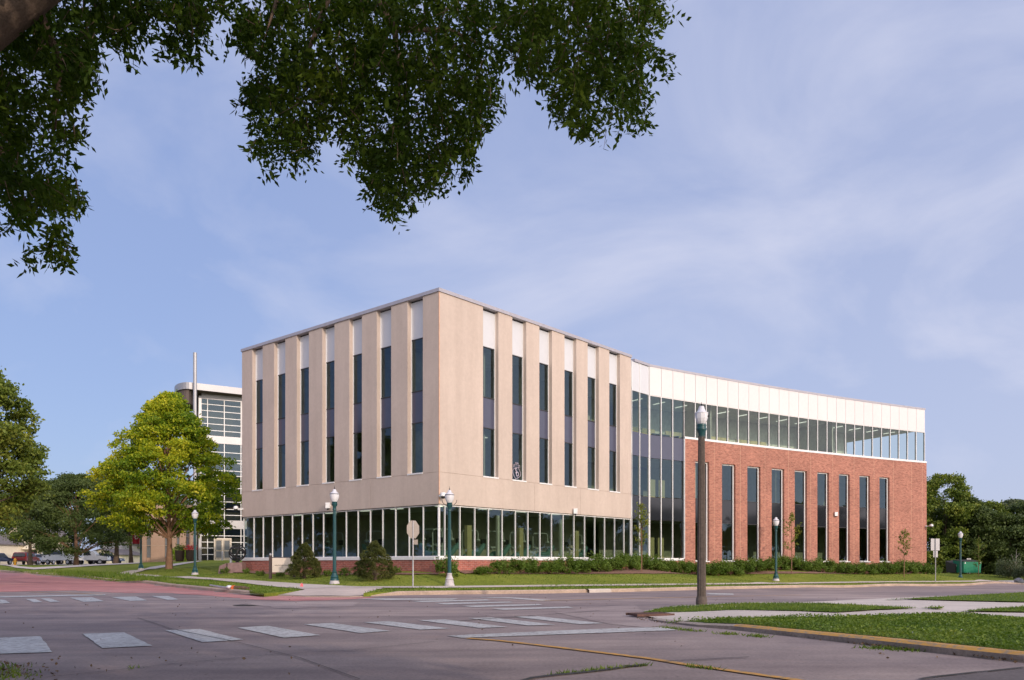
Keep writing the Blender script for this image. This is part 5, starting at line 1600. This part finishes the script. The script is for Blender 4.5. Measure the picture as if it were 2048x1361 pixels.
# ------------------------------------------------------------------ cars
def car(px, d, yaw, mat, label, kind='suv', L=4.6, W=1.85, Hh=1.65):
    x, y = wxy(px, d); z = H(x, y) + .16
    r = empty('parked_car', (x, y, z), label, 'car', 'cars parked in front of the far houses', rz=yaw)
    h0 = Hh * .52
    if kind == 'van': prof = [(-.5, .28), (-.5, .98), (-.47, 1.0), (.24, 1.0), (.36, .60), (.49, .52), (.5, .28)]
    elif kind == 'truck': prof = [(-.5, .32), (-.5, .60), (-.12, .60), (-.10, .97), (.14, 1.0), (.24, .64), (.49, .58), (.5, .30)]
    else: prof = [(-.5, .28), (-.49, .60), (-.43, .95), (-.38, 1.0), (.10, 1.0), (.25, .62), (.48, .52), (.5, .28)]
    mb = MB()
    n = len(prof)
    def row(sy): 
        o_ = []
        for a, b in prof:
            tuck = .86 if b > .8 else (.97 if b > .55 else 1.0)
            o_.append((a * L, sy * W / 2 * tuck, b * Hh))
        return o_
    A_, B_ = row(-1), row(1)
    mb.face(A_); mb.face(B_[::-1])
    for i in range(n):
        mb.face([A_[i], B_[i], B_[(i + 1) % n], A_[(i + 1) % n]])
    body = mb.build('body', M[mat], r)
    mb = MB()
    zt, zl = Hh * .92, Hh * .66
    xa, xb = (-.46, .17) if kind != 'truck' else (-.08, .12)
    for sy in (-1, 1):
        q = [(xa * L, sy * (W / 2 * .955 + .012), zl), (xb * L, sy * (W / 2 * .955 + .012), zl), ((xb - .07) * L, sy * (W / 2 * .875 + .012), zt), ((xa + .02) * L, sy * (W / 2 * .875 + .012), zt)]
        mb.face(q)
    mb.face([(-.505 * L, -W * .40, zl), (-.505 * L, W * .40, zl), (-.475 * L, W * .36, zt), (-.475 * L, -W * .36, zt)] if kind != 'truck' else [(-.125 * L, -W * .4, zl), (-.125 * L, W * .4, zl), (-.11 * L, W * .36, zt), (-.11 * L, -W * .36, zt)])
    fx0, fx1 = (.262, .135) if kind == 'suv' else ((.335, .258) if kind == 'van' else (.235, .16))
    mb.face([(fx0 * L, -W * .42, zl), (fx0 * L, W * .42, zl), (fx1 * L, W * .38, zt), (fx1 * L, -W * .38, zt)])
    mb.build('window', M['car_glass'], body)
    for sx in (-.31, .32):
        for sy in (-1, 1):
            mb = MB(); mb.tube([(sx * L, sy * (W / 2 - .2), .33), (sx * L, sy * (W / 2 + .01), .33)], .33, 16); wh = mb.build('wheel', M['tyre'], r)
            mb = MB(); mb.tube([(sx * L, sy * (W / 2 + .012), .33), (sx * L, sy * (W / 2 + .02), .33)], .2, 12); mb.build('rim', M['rim'], wh)
    for sy in (-1, 1):
        mb = MB(); mb.box(-.506 * L, -.498 * L, sy * W * .40 - .12, sy * W * .40 + .12, Hh * .52, Hh * .62); mb.build('tail_lamp', M['tail'], r)
        mb = MB(); mb.box(.488 * L, .504 * L, sy * W * .38 - .14, sy * W * .38 + .14, Hh * .40, Hh * .48); mb.build('headlamp', M['white_plastic'], r)
    mb = MB(); mb.box(-.512 * L, -.49 * L, -W * .45, W * .45, Hh * .24, Hh * .34); mb.build('bumper', M['dark_lid'], r)
car(52, 112, 1.75, 'car_red', 'dark red estate car parked before the cream house')
car(126, 108, -.25, 'car_white', 'white van with a dark rear window parked left of the dark trunk', 'van', 4.9, 1.9, 1.95)
car(152, 114, 2.9, 'car_silver', 'silver pickup truck behind the dark tree trunk', 'truck', 5.2, 1.9, 1.75)
car(177, 112, .2, 'car_white', 'white pickup with a dark cab right of the dark trunk', 'truck', 5.2, 1.9, 1.8)
car(82, 118, 1.4, 'car_silver', 'pale silver car nose on beside the house door', 'suv', 4.4, 1.8, 1.5)
car(212, 116, .1, 'car_blue', 'dark blue car under the leaning trunks', 'suv', 4.5, 1.8, 1.5)
car(-8, 106, 1.5, 'car_blue', 'dark car cut off by the left frame edge', 'suv', 4.5, 1.8, 1.5)

# ------------------------------------------------------------------ trees
def profile_r(pr, t): return np.interp(t, [p[0] for p in pr], [p[1] for p in pr])

def tree(name, base, h, crad, z0, label, mat, cat_='tree', group=None, nleaf=20000, lsize=.22, nblob=120, blob=.16, pr=None, bark='bark', trunk_r=.18, lean=(0, 0), seed=1, sq=1.0, limbs=14, fill=.35, tr_top=.8):
    rng = np.random.default_rng(seed)
    pr = pr or [(0, .45), (.15, .85), (.4, 1.0), (.7, .75), (.9, .4), (1, .08)]
    r = empty(name, base, label, cat_, group)
    H0 = h - z0
    t = rng.beta(1.25, 1.15, nblob)
    ang = rng.uniform(0, 2 * np.pi, nblob)
    rr = profile_r(pr, t) * crad * np.sqrt(rng.uniform(fill, 1.0, nblob)) * rng.uniform(.86, 1.06, nblob)
    bc = np.c_[np.cos(ang) * rr + lean[0] * t, np.sin(ang) * rr * sq + lean[1] * t, z0 + t * H0]
    br = blob * crad * rng.uniform(.65, 1.45, nblob)
    br = np.minimum(br, crad * .3)
    bc[:, 2] = np.minimum(bc[:, 2], h - br * .55)
    wgt = br ** 2; idx = rng.choice(nblob, nleaf, p=wgt / wgt.sum())
    u = unit(rng.normal(size=(nleaf, 3)))
    u[:, 2] = np.where(rng.random(nleaf) < .6, np.abs(u[:, 2]), u[:, 2])
    rad = br[idx] * (1 - .5 * rng.random(nleaf) ** 1.6) * (1 + .12 * rng.normal(size=nleaf))
    shoot = (np.sin(idx * 12.9898 + np.round(u[:, 0] * 4) * 7.1 + np.round(u[:, 2] * 4) * 3.7) > .80)
    rad = np.where(shoot, rad * rng.uniform(.9, 1.38, nleaf), rad)
    c = bc[idx] + u * rad[:, None] * np.array([1.12, 1.12, .72])
    c[:, 2] -= .12 * br[idx] * rng.random(nleaf)
    v = leaves(c, lsize, lsize * .62, axis=u * .35 + np.array([0, 0, -.25]), spread=1.0, rng=rng)
    np_mesh('crown', v, 4, M[mat], r)
    mb = MB()
    top = z0 + H0 * tr_top
    pts = [(lean[0] * .2 * k / 6 + .08 * crad * .12 * math.sin(k * 1.7), lean[1] * .2 * k / 6, -.15 + (top + .15) * k / 6) for k in range(7)]
    pts[0] = (0, 0, -.15)
    rads = [trunk_r * 1.35] + [trunk_r * (1 - .14 * k) for k in range(1, 7)]
    mb.tube(pts, rads, 10, cap=True)
    mb.build('trunk', M[bark], r, True)
    mb = MB()
    for k in rng.choice(nblob, min(limbs, nblob), replace=False):
        e = bc[k]; f = min(max((e[2] - z0) / max(H0, .1) * .6 + .02, 0.02), .7)
        zs = max(z0 * .85, z0 + H0 * (f - .18)) if e[2] > z0 else z0
        zs = min(zs, e[2] - .1, top - .2)
        a = Vector((lean[0] * .2 * zs / max(top, .1), lean[1] * .2 * zs / max(top, .1), zs)); b = Vector(e)
        m_ = a.lerp(b, .5) + Vector((0, 0, .10 * (b - a).length))
        q = trunk_r * .38
        mb.tube([a, a.lerp(m_, .5), m_, b], [q, q * .8, q * .5, q * .15], 6, cap=False)
    mb.build('limb', M[bark], r, True)
    return r

YP = [(0, .55), (.08, 1.0), (.22, 1.10), (.42, .92), (.6, .70), (.78, .44), (.92, .20), (1, .03)]
x, y, z = ground(338, 63)
tree('broadleaf_tree', (x, y, z), 13.3, 5.3, 2.7, 'bright yellow green maple beside the footpath left of the building', 'leaf_yellow', nleaf=74000, lsize=.21, nblob=420, blob=.105, pr=YP, bark='bark_warm', trunk_r=.22, seed=5, limbs=34, fill=.22)
x, y, z = ground(152, 85)
tree('broadleaf_tree', (x, y, z), 9.3, 5.2, 1.1, 'dark green feathery tree behind the parked van', 'leaf_dark', nleaf=46000, lsize=.20, nblob=220, blob=.125, pr=[(0, .6), (.15, 1), (.5, .95), (.8, .6), (1, .1)], bark='bark_warm', trunk_r=.22, seed=8, limbs=18)
x, y, z = ground(232, 104)
tree('broadleaf_tree', (x, y, z), 12.2, 5.2, 3.2, 'mid green tree with two leaning trunks behind the yellow tree', 'leaf_dark', nleaf=26000, lsize=.26, nblob=120, blob=.16, trunk_r=.3, seed=9, lean=(1.0, 0))
x, y, z = ground(262, 98)
tree('broadleaf_tree', (x, y, z), 9.5, 3.8, 3.4, 'smaller dark tree with a leaning trunk beside the banner', 'leaf_dark', nleaf=14000, lsize=.26, nblob=70, blob=.18, trunk_r=.22, seed=10, lean=(-1.4, 0))
x, y, z = ground(-70, 47)
tree('broadleaf_tree', (x, y, z), 12.6, 3.75, 3.3, 'leafy green tree reaching in at the left frame edge', 'leaf_mid', nleaf=42000, lsize=.21, nblob=190, blob=.15, trunk_r=.28, seed=12, pr=[(0, .55), (.15, .95), (.35, 1.0), (.6, 1.0), (.8, .72), (1, .15)])
x, y, z = ground(60, 100)
tree('broadleaf_tree', (x, y, z), 9.2, 4.6, 2.9, 'olive green tree overhanging the roof of the cream house', 'leaf_mid', nleaf=18000, lsize=.25, nblob=90, blob=.17, trunk_r=.25, seed=13)
x, y, z = ground(90, 150)
tree('broadleaf_tree', (x, y, z), 15, 7, 2, 'distant green tree standing behind the cream house', 'leaf_dark', nleaf=14000, lsize=.4, nblob=80, blob=.18, trunk_r=.3, seed=14)
x, y, z = ground(-10, 160)
tree('broadleaf_tree', (x, y, z), 14, 7, 2, 'distant green tree beyond the left house', 'leaf_dark', nleaf=9000, lsize=.45, nblob=60, blob=.18, trunk_r=.3, seed=15)
x, y, z = ground(330, 150)
tree('broadleaf_tree', (x, y, z), 13, 8, 2, 'distant green tree hidden behind the yellow maple', 'leaf_dark', nleaf=9000, lsize=.45, nblob=60, blob=.18, trunk_r=.3, seed=16)

FULL = [(0, .85), (.15, 1), (.45, 1.0), (.7, .85), (.9, .5), (1, .1)]
right = [(1888, 97, 11.6, 3.9, 'leaf_mid', 'tall green tree rising right beside the brick end wall', 30000),
         (1850, 104, 10.5, 4.0, 'leaf_dark', 'dark tree tucked behind the end of the brick wall', 12000),
         (1935, 97, 8.8, 4.0, 'leaf_dark', 'rounded dark tree behind the green dumpster', 26000),
         (1975, 99, 8.6, 4.2, 'leaf_mid', 'olive tree right of the far lamp post', 24000),
         (2015, 96, 7.2, 4.2, 'leaf_dark', 'dense dark tree above the pale shrub', 24000),
         (2040, 108, 9.8, 4.6, 'leaf_grey', 'pale grey green tree top at the right frame edge', 22000),
         (2085, 96, 9.0, 4.8, 'leaf_dark', 'dark tree cut by the right frame edge', 14000),
         (2150, 94, 9.0, 5.0, 'leaf_dark', 'dark tree beyond the right frame edge', 8000),
         (1905, 112, 11.0, 5.0, 'leaf_dark', 'shadowy tree at the back of the right hand wood', 9000),
         (1990, 116, 9.2, 6.0, 'leaf_dark', 'low wide tree at the back of the wood', 9000)]
for i, (px_, d_, h_, c_, m_, lab, nl_) in enumerate(right):
    x, y, z = ground(px_, d_)
    tree('broadleaf_tree', (x, y, z), h_, c_, .15, lab, m_, nleaf=nl_, lsize=.27, nblob=110, blob=.17, pr=FULL, trunk_r=.22, seed=30 + i, group='trees of the wood at the right', limbs=8)

# saplings
def sapling(px, d, h, crad, z0, label, mat='leaf_sapling', seed=1, nleaf=420, ls=.15, pr=None):
    x, y, z = ground(px, d)
    rng = np.random.default_rng(seed)
    r = empty('sapling', (x, y, z), label, 'sapling', 'young trees on the lawn')
    mb = MB(); mb.tube([(0, 0, -.1), (.02, 0, h * .3), (-.01, .02, h * .65), (.02, 0, h * .97)], [.035, .03, .02, .006], 6); mb.build('trunk', M['bark_warm'], r, True)
    mb = MB(); cs = []
    pr = pr or [(0, .5), (.3, 1), (.7, .7), (1, .15)]
    for k in range(22):
        t = (k + rng.random()) / 22; a = rng.uniform(0, 6.28); rad = profile_r(pr, t) * crad * rng.uniform(.6, 1)
        zs = z0 + t * (h - z0) * .85
        e = Vector((math.cos(a) * rad, math.sin(a) * rad, min(zs + rad * .8, h)))
        s_ = Vector((0, 0, zs)); mb.tube([s_, s_.lerp(e, .5) + Vector((0, 0, -.04)), e], [.012, .009, .004], 4, cap=False)
        m_ = nleaf // 22
        f = rng.uniform(.3, 1.08, (m_, 1))
        cs.append(np.array(s_) + (np.array(e) - np.array(s_)) * f + rng.normal(size=(m_, 3)) * .07)
    mb.build('limb', M['bark_warm'], r)
    c = np.concatenate(cs)
    np_mesh('crown', leaves(c, ls, ls * .45, axis=np.tile([0, 0, -.5], (len(c), 1)), spread=1, rng=rng), 4, M[mat], r)
sapling(1283, 51.5, 4.65, .72, 1.6, 'slim young tree with yellow green leaves before the glazed bay', seed=3, nleaf=620)
sapling(1583, 61.5, 4.85, .95, 1.5, 'thin leafed young tree before the fifth slot window', seed=4, nleaf=480)
sapling(1808, 67.2, 4.05, .80, 1.7, 'small young tree before the blank brick wall', seed=5, nleaf=520)
sapling(1957, 83, 4.2, 1.1, .8, 'young tree beside the green dumpster', seed=6, nleaf=620, mat='leaf_mid')
sapling(2600, 46, 4.4, .9, 1.5, 'young tree out on the right verge', seed=7)

# bare twiggy dead tree and grey green shrubs at right
x, y, z = ground(2029, 82)
dt = empty('dead_tree', (x, y, z), 'small bare dead tree rising from the pale shrub at right', 'dead tree')
mb = MB()
mb.tube([(0, 0, 0), (.05, 0, 1.1), (.15, 0, 1.8), (.2, 0, 2.9)], [.07, .05, .035, .01], 6)
for a in ((-.5, 1.9), (.7, 2.0), (-.25, 2.4), (.55, 2.5), (.9, 1.7), (-.45, 1.5)):
    mb.tube([(.08, 0, a[1] - .9), (a[0] * .5, .1, a[1] - .4), (a[0], .1, a[1])], [.03, .02, .006], 5)
mb.build('trunk', paint('dead wood', (.32, .29, .27), .9, .15, 5), dt, True)

def shrub_mesh(seed, r_, h, n, ls, mat, name='foliage', spike=.25):
    rng = np.random.default_rng(seed)
    nb = 26
    a = rng.uniform(0, 6.28, nb); rr = r_ * np.sqrt(rng.random(nb)) * .8
    bc = np.c_[np.cos(a) * rr, np.sin(a) * rr, rng.uniform(.18, .80, nb) * h * (1 - .35 * (rr / r_) ** 2)]
    br = rng.uniform(.16, .32, nb) * r_ * 1.15
    idx = rng.integers(0, nb, n); u = unit(rng.normal(size=(n, 3)))
    c = bc[idx] + u * (br[idx] * (1 - .5 * rng.random(n)))[:, None]
    k = rng.random(n) < spike
    c[k, 2] += rng.random(k.sum()) * h * .28
    c[:, 2] = np.clip(c[:, 2], .03, None)
    v = leaves(c, ls, ls * .45, axis=u * .4 + np.array([0, 0, .3]), spread=1, rng=rng)
    return np_mesh(name, v, 4, M[mat])
def shrub_stems(seed, r_, h):
    mb = MB(); rg = random.Random(seed)
    for k in range(9):
        a = rg.uniform(0, 6.28); rr = r_ * rg.uniform(.2, .7)
        mb.tube([(0, 0, -.05), (math.cos(a) * rr * .5, math.sin(a) * rr * .5, h * .4), (math.cos(a) * rr, math.sin(a) * rr, h * .8)], [.014, .01, .004], 4)
    return mb.build('stem', M['bark_warm'])
protos = []
for i in range(4):
    e = empty('shrub', (0, 0, -50), 'leafy green shrub in the hedge along the foot of the building', 'shrub', 'shrubs of the hedge along the building')
    f = shrub_mesh(100 + i, .78, 1.12, 3000, .115, 'leaf_hedge'); f.parent = e
    s_ = shrub_stems(100 + i, .78, 1.1); s_.parent = e
    protos.append(e)
hedge_px = [(965, 1147.5, .62), (1000, 1147.3, .8), (1035, 1147.3, .85), (1068, 1146.5, .85), (1102, 1145.8, .95), (1135, 1144.2, 1.0), (1165, 1142.6, 1.05), (1196, 1141.8, 1.1), (1226, 1141.3, 1.1), (1254, 1140.8, 1.05),
            (1282, 1140.3, 1.1), (1308, 1140.2, 1.05), (1334, 1140.5, 1.1), (1360, 1140.8, 1.15), (1386, 1141.2, 1.1), (1411, 1141.6, 1.1), (1436, 1142, 1.15), (1461, 1142.3, 1.1), (1485, 1142.6, 1.1), (1509, 1143, 1.15),
            (1533, 1143.3, 1.1), (1556, 1143.7, 1.1), (1579, 1144, 1.15), (1602, 1144.4, 1.15), (1624, 1144.8, 1.1), (1646, 1145.2, 1.1), (1668, 1145.7, 1.15), (1690, 1146.3, 1.1), (1711, 1146.8, 1.15), (1732, 1147.2, 1.1),
            (1753, 1147.5, 1.1), (1773, 1147.7, 1.15), (1793, 1147.9, 1.1), (1812, 1148, 1.1), (1831, 1148.1, 1.15), (1849, 1148.2, 1.1), (1864, 1148.3, .95)]
def wall_depth(px):
    for Pf, lo, hi in ((P_right, 0, RLEN), (P_rec, 0, 2.2), (P_wing, 0, wend)):
        s = s_of(Pf, px, 0, lo - .5, hi + 2)
        if lo - .01 <= s <= hi + .01: return Pf(s, 0)[1]
    return P_wing(wend, 0)[1]
ORD = ['', 'first', 'second', 'third', 'fourth', 'fifth', 'sixth', 'seventh', 'eighth', 'ninth', 'tenth', 'eleventh', 'twelfth', 'thirteenth', 'fourteenth', 'fifteenth', 'sixteenth', 'seventeenth', 'eighteenth', 'nineteenth']
def ordinal(k): return ORD[k]
first = [True] * 4
for i, (px_, py_, k) in enumerate(hedge_px):
    wd = wall_depth(px_) - 2.0
    x, y = wxy(px_, wd)
    pi_ = i % 4
    o = protos[pi_] if first[pi_] else copy_tree(protos[pi_])
    first[pi_] = False
    k *= rnd.uniform(.80, .98)
    o.location = (x, y, H(x, y) + .13); o.rotation_euler.z = rnd.uniform(0, 6.28); o.scale = (k * 1.25, k * 1.25, k * rnd.uniform(.78, 1.08))
    o['label'] = 'leafy hedge shrub, ' + (ordinal(i + 1) + ' from the left end of the hedge' if i < 19 else ordinal(len(hedge_px) - i) + ' from the right end of the hedge')

def shrub(px, d, r_, h, label, mat, n=2500, ls=.1, seed=1, name='shrub', dz=0):
    x, y, z = ground(px, d)
    e = empty(name, (x, y, z + dz), label, 'shrub' if name == 'shrub' else 'plant')
    f = shrub_mesh(seed, r_, h, n, ls, mat); f.parent = e
    s_ = shrub_stems(seed, r_, h); s_.parent = e
    return e
shrub(893, 40.9, .62, 1.05, 'loose leafy shrub at the building corner behind the lamp post', 'leaf_hedge', 1500, .12, 200)
shrub(2018, 82, 1.5, 2.1, 'large pale green shrub near the grey rock', 'leaf_grey', 4000, .16, 201)
shrub(2050, 80, 1.2, 1.6, 'pale green shrub at the right frame edge', 'leaf_grey', 2600, .16, 202)
shrub(366, 84, 1.0, 1.5, 'lime green shrub beside the entrance door', 'leaf_lime', 3000, .14, 203)
shrub(352, 85, .8, 1.4, 'lime green shrub behind the yellow tree trunk', 'leaf_lime', 2200, .14, 204)
for i, (px_, d_, k, lab) in enumerate([(493, 50.6, .30, 'low plant at the left end of the brick base'), (655, 43.9, .32, 'low plant by the brick base behind the middle lamp'), (693, 43.1, .42, 'leafy plant by the brick base right of the middle lamp'),
                                 (790, 42.1, .35, 'low plant at the right side of the right pine'), (560, 46.5, .30, 'low plant under the cream sign board'), (450, 52.0, .35, 'reddish low plant in the mulch left of the brick base'), (520, 48.2, .28, 'low plant left of the cream sign board')]):
    shrub(px_, d_, k, k * 1.1, lab, 'leaf_hedge', 450, .09, 220 + i, 'plant')
# planter pots by the door
for px_, lab in ((381, 'dark planter pot with red flowers beside the entrance'), (359.5, 'dark planter pot between the lime shrubs')):
    x, y, z = ground(px_, 82)
    e = empty('planter', (x, y, z), lab, 'planter')
    mb = MB(); mb.lathe([(.3, 0), (.42, .3), (.45, 1.0), (.48, 1.1), (.4, 1.1)], 14); mb.build('pot', M['brown_metal'], e, True)
    rng = np.random.default_rng(int(px_))
    c = np.array([0, 0, 1.35]) + rng.normal(size=(260, 3)) * np.array([.28, .28, .16])
    np_mesh('flowers', leaves(c, .14, .1, rng=rng), 4, M['flower'] if 'red' in lab else M['leaf_mid'], e)

# mugo pines
def pine(px, d, r_, h, label, seed):
    x, y, z = ground(px, d)
    rng = np.random.default_rng(seed)
    e = empty('pine_shrub', (x, y, z), label, 'pine')
    nb = 210
    t = rng.beta(1.0, 1.35, nb); a = rng.uniform(0, 6.28, nb)
    prr = np.interp(t, [0, .15, .35, .6, .85, 1], [.85, 1.0, .93, .62, .28, .07]) * r_
    rr = prr * np.sqrt(rng.uniform(.3, 1, nb))
    bc = np.c_[np.cos(a) * rr, np.sin(a) * rr, .12 + t * (h - .3)]
    n = 20000
    idx = rng.integers(0, nb, n)
    out = unit(np.c_[bc[:, 0] / r_, bc[:, 1] / r_, np.full(nb, .75)])
    br = rng.uniform(.09, .17, nb)
    u = unit(rng.normal(size=(n, 3)) + out[idx] * 1.1)
    c = bc[idx] + u * (br[idx] * rng.uniform(.55, 1.1, n))[:, None]
    v = leaves(c, .095, .022, axis=u, spread=.35, rng=rng)
    np_mesh('foliage', v, 4, M['needle'], e)
    mb = MB(); mb.tube([(0, 0, -.1), (0, 0, h * .8)], [.09, .03], 7)
    for k in range(14):
        b = bc[rng.integers(0, nb)]; mb.tube([(0, 0, max(.05, b[2] - .35)), tuple(b)], [.03, .01], 5)
    mb.build('trunk', M['bark'], e, True)
pine(609, 43.4, .88, 1.92, 'dark conical pine shrub just right of the cream sign board', 301)
pine(750, 40.3, 1.0, 1.98, 'broad dark pine shrub left of the stop sign', 302)

# ------------------------------------------------------------------ the old ash overhanging the view
ash = empty('ash_tree', (-7.2, 5.2, 0.1), 'old ash tree whose dark leafy branches hang across the top of the view', 'tree')
AB = Vector((-7.2, 5.2, 0.1))
def P3(px, py, d): return np.array([(px - CX) / F * d, d, EYE - (py - HY) / F * d])
mb = MB()
mb.tube([(-7.2, 5.2, -.2), (-7.15, 5.2, 1.2), (-7.0, 5.3, 3.0), (-6.7, 5.5, 5.0), (-6.2, 5.8, 7.2), (-5.6, 6.0, 10)], [.62, .46, .42, .40, .34, .2], 14)
mb.build('trunk', M['bark'], ash, True, world=True)
mb = MB()
Lp = [Vector((-6.95, 5.35, 3.4)), Vector(P3(-330, 260, 6.6)), Vector(P3(-100, 110, 6.9)), Vector(P3(60, -15, 7.2)), Vector(P3(260, -170, 7.8)), Vector(P3(600, -300, 9)), Vector(P3(1000, -330, 10.5))]
mb.tube(Lp, [.34, .24, .20, .175, .16, .13, .07], 12)
for pts, rs_2 in [([(600, -300, 9), (700, -120, 9.2), (790, 60, 9.4), (800, 200, 9.6)], [.09, .07, .04, .015]), ([(700, -120, 9.2), (640, 40, 9.2), (600, 150, 9.3)], [.05, .03, .012]),
                  ([(1000, -330, 10.5), (1080, -100, 10.2), (1180, 60, 10.2), (1210, 180, 10.3)], [.07, .05, .03, .012]), ([(790, 60, 9.4), (900, 60, 9.7), (960, 90, 9.9)], [.035, .025, .012]),
                  ([(260, -170, 7.8), (380, -60, 8.2), (385, 80, 8.5)], [.05, .03, .01]), ([(-100, 110, 6.9), (-20, 260, 7.6), (60, 420, 8.2)], [.06, .035, .01]), ([(60, -15, 7.2), (120, 120, 7.6), (110, 260, 8)], [.05, .03, .01]),
                  ([(700, -120, 9.2), (560, -20, 9), (520, 110, 8.8)], [.045, .03, .01]), ([(1080, -100, 10.2), (1240, -20, 10.6), (1300, 100, 10.8)], [.04, .025, .01])]:
    mb.tube([P3(*p) for p in pts], rs_2, 7)
mb.build('limb', M['bark'], ash, True, world=True)

def in_poly_pts(poly, n, rng):
    P = np.array(poly, float); x0, y0 = P.min(0); x1, y1 = P.max(0)
    out = np.zeros((0, 2))
    while len(out) < n:
        x = rng.uniform(x0, x1, n * 2); y = rng.uniform(y0, y1, n * 2)
        m = inside(P, x, y); out = np.r_[out, np.c_[x, y][m]]
    out = out[:n]
    if n > 60:                                   # sprays gather into clumps along the branchlets
        kc = out[rng.integers(0, n, n // 16)]
        j = rng.random(n) < .55
        q = kc[rng.integers(0, len(kc), j.sum())] + rng.normal(size=(j.sum(), 2)) * np.array([13, 17])
        out[j] = q
    return out
masses = [
    ([(-60, 60), (0, -10), (170, -10), (188, 80), (196, 165), (165, 230), (165, 285), (110, 325), (125, 350), (158, 390), (172, 430), (135, 462), (90, 452), (55, 462), (20, 470), (-60, 490)], 560, 7.2, 9.8),
    ([(100, 440), (135, 465), (142, 525), (138, 552), (120, 545), (92, 520), (88, 480)], 22, 8, 8.8), ([(50, 512), (66, 512), (70, 540), (54, 545)], 4, 8, 8.4),
    ([(170, -10), (470, -10), (455, 20), (420, 60), (380, 70), (300, 40), (295, 80), (268, 110), (245, 100), (190, 70)], 160, 7.8, 9.6),
    ([(318, 60), (390, 60), (425, 75), (420, 110), (395, 115), (378, 145), (362, 148), (350, 110), (322, 135), (312, 130), (330, 100)], 26, 8, 9.2),
    ([(480, 45), (500, 10), (560, -10), (1325, -10), (1318, 60), (1300, 110), (1290, 160), (1300, 200), (1265, 245), (1200, 255), (1150, 285), (1110, 240), (1095, 190), (1060, 165), (1020, 130), (985, 140), (998, 190), (990, 240), (960, 265),
      (952, 312), (915, 340), (885, 350), (860, 385), (815, 405), (800, 440), (762, 420), (750, 395), (722, 375), (715, 320), (675, 300), (645, 255), (615, 310), (585, 345), (545, 330), (515, 320), (500, 285), (515, 235), (495, 200), (512, 140), (488, 90)], 1900, 8.4, 11.6),
    ([(1290, 110), (1335, 120), (1350, 135), (1335, 165), (1300, 165)], 12, 10, 10.6), ([(1270, 255), (1300, 255), (1302, 270), (1285, 268)], 4, 10, 10.5),
    ([(920, 335), (935, 345), (936, 378), (924, 376)], 4, 9.5, 10), ([(478, 205), (492, 195), (496, 215), (484, 225)], 3, 9, 9.4), ([(480, 40), (500, 60), (498, 110), (484, 100)], 8, 8.6, 9.4)]
rng = np.random.default_rng(77)
C_, AX, TW = [], [], []
for poly, n, d0, d1 in masses:
    n = int(n * (2.05 if n > 100 else 1.7))
    pp = in_poly_pts(poly, n, rng)
    dd = rng.uniform(d0, d1, n)
    for (px_, py_), d_ in zip(pp, dd):
        if rng.random() < .15:
            px_ += rng.normal() * 16; py_ += rng.normal() * 14
        p = P3(px_, py_ - 8, d_)
        # a hanging twig with paired leaflets
        dirv = unit((rng.normal(size=(1, 3)) * np.array([.8, .8, .35]) + np.array([0, 0, -.75])))[0]
        k = rng.integers(7, 12)
        ln = rng.uniform(.12, .26)
        side = unit(np.cross(dirv, rng.normal(size=3))[None])[0]
        f = np.repeat(np.linspace(0, 1, (k + 1) // 2), 2)[:k]
        sg = np.tile([1, -1], k)[:k]
        C_.append(p + dirv * (f[:, None] - .4) * ln + side * sg[:, None] * .042 + rng.normal(size=(k, 3)) * .012)
        AX.append(dirv * .7 + side * sg[:, None] * .9)
        if rng.random() < .30: TW.append((p - dirv * (.45 * ln + rng.uniform(.0, .10)) * np.array([.5, .5, 1]) + rng.normal(size=3) * .02, p + dirv * ln * .55))
cc, ax_ = np.concatenate(C_), np.concatenate(AX)
v1 = leaves(cc, .088, .037, axis=ax_, spread=.45, rng=rng)
mb = MB()
for a_, b_ in TW: mb.tube([a_, (a_ + b_) / 2 + rng.normal(size=3) * .015, b_], [.006, .004, .002], 3, cap=False)
mb.build('twig', M['bark'], ash, world=True)
# the rest of the crown above the frame
n = 16000
u = rng.random((n, 3))
up = np.c_[-13 + u[:, 0] * 20, 0 + u[:, 1] * 15, np.zeros(n)]
minz = np.where(up[:, 1] > 1, EYE + (HY + 60) / F * up[:, 1], 5.5)
up[:, 2] = np.maximum(minz, 5.5) + u[:, 2] ** 1.3 * 5.0
keep = ((up[:, 0] + 4) / 10.5) ** 2 + ((up[:, 1] - 7) / 8) ** 2 < 1
v2 = leaves(up[keep], .30, .16, rng=rng)
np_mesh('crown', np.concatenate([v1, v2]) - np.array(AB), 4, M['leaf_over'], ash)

# trees around and behind the camera: they shade the crossing and show in the glass
behind = [((4, -7), 10, 5.2), ((-5, -10), 11, 5.5), ((9, -19), 12, 6), ((-12, -6), 10, 5), ((-75, 22), 11, 6), ((-88, 34), 12, 7), ((-48, 36), 9.5, 5), ((-54, 54), 9, 5), ((-63, 62), 11, 6), ((57, 64), 8.5, 4.5), ((66, 70), 10, 5), ((-54, 46), 10.5, 5), ((-60, 30), 10, 5), ((-72, 42), 12, 6), ((60, 50), 9, 5), ((70, 58), 10, 5.5), ((63, 36), 9, 5), ((-64, 10), 11, 6), ((-100, 48), 12, 7),
          ((72, 30), 10, 6), ((84, 42), 11, 7), ((92, 20), 12, 7), ((75, 12), 12, 7), ((98, 55), 11, 7), ((66, 46), 8.5, 4.5)]
tb = []
for i, ((x, y), h_, c_) in enumerate(behind):
    if i < 2:
        t_ = tree('broadleaf_tree', (x, y, H(x, y)), 11, 5.5, 2.0, 'green street tree outside the frame', 'leaf_mid', nleaf=9000, lsize=.42, nblob=90, blob=.19, trunk_r=.3, seed=60 + i, group='trees around the crossing outside the frame', limbs=8)
        tb.append(t_)
    else:
        t_ = copy_tree(tb[i % 2]); t_.rotation_euler.z = i * 1.3
    t_.location = (x, y, H(x, y)); t_.scale = (c_ / 5.5,) * 2 + (h_ / 11,)
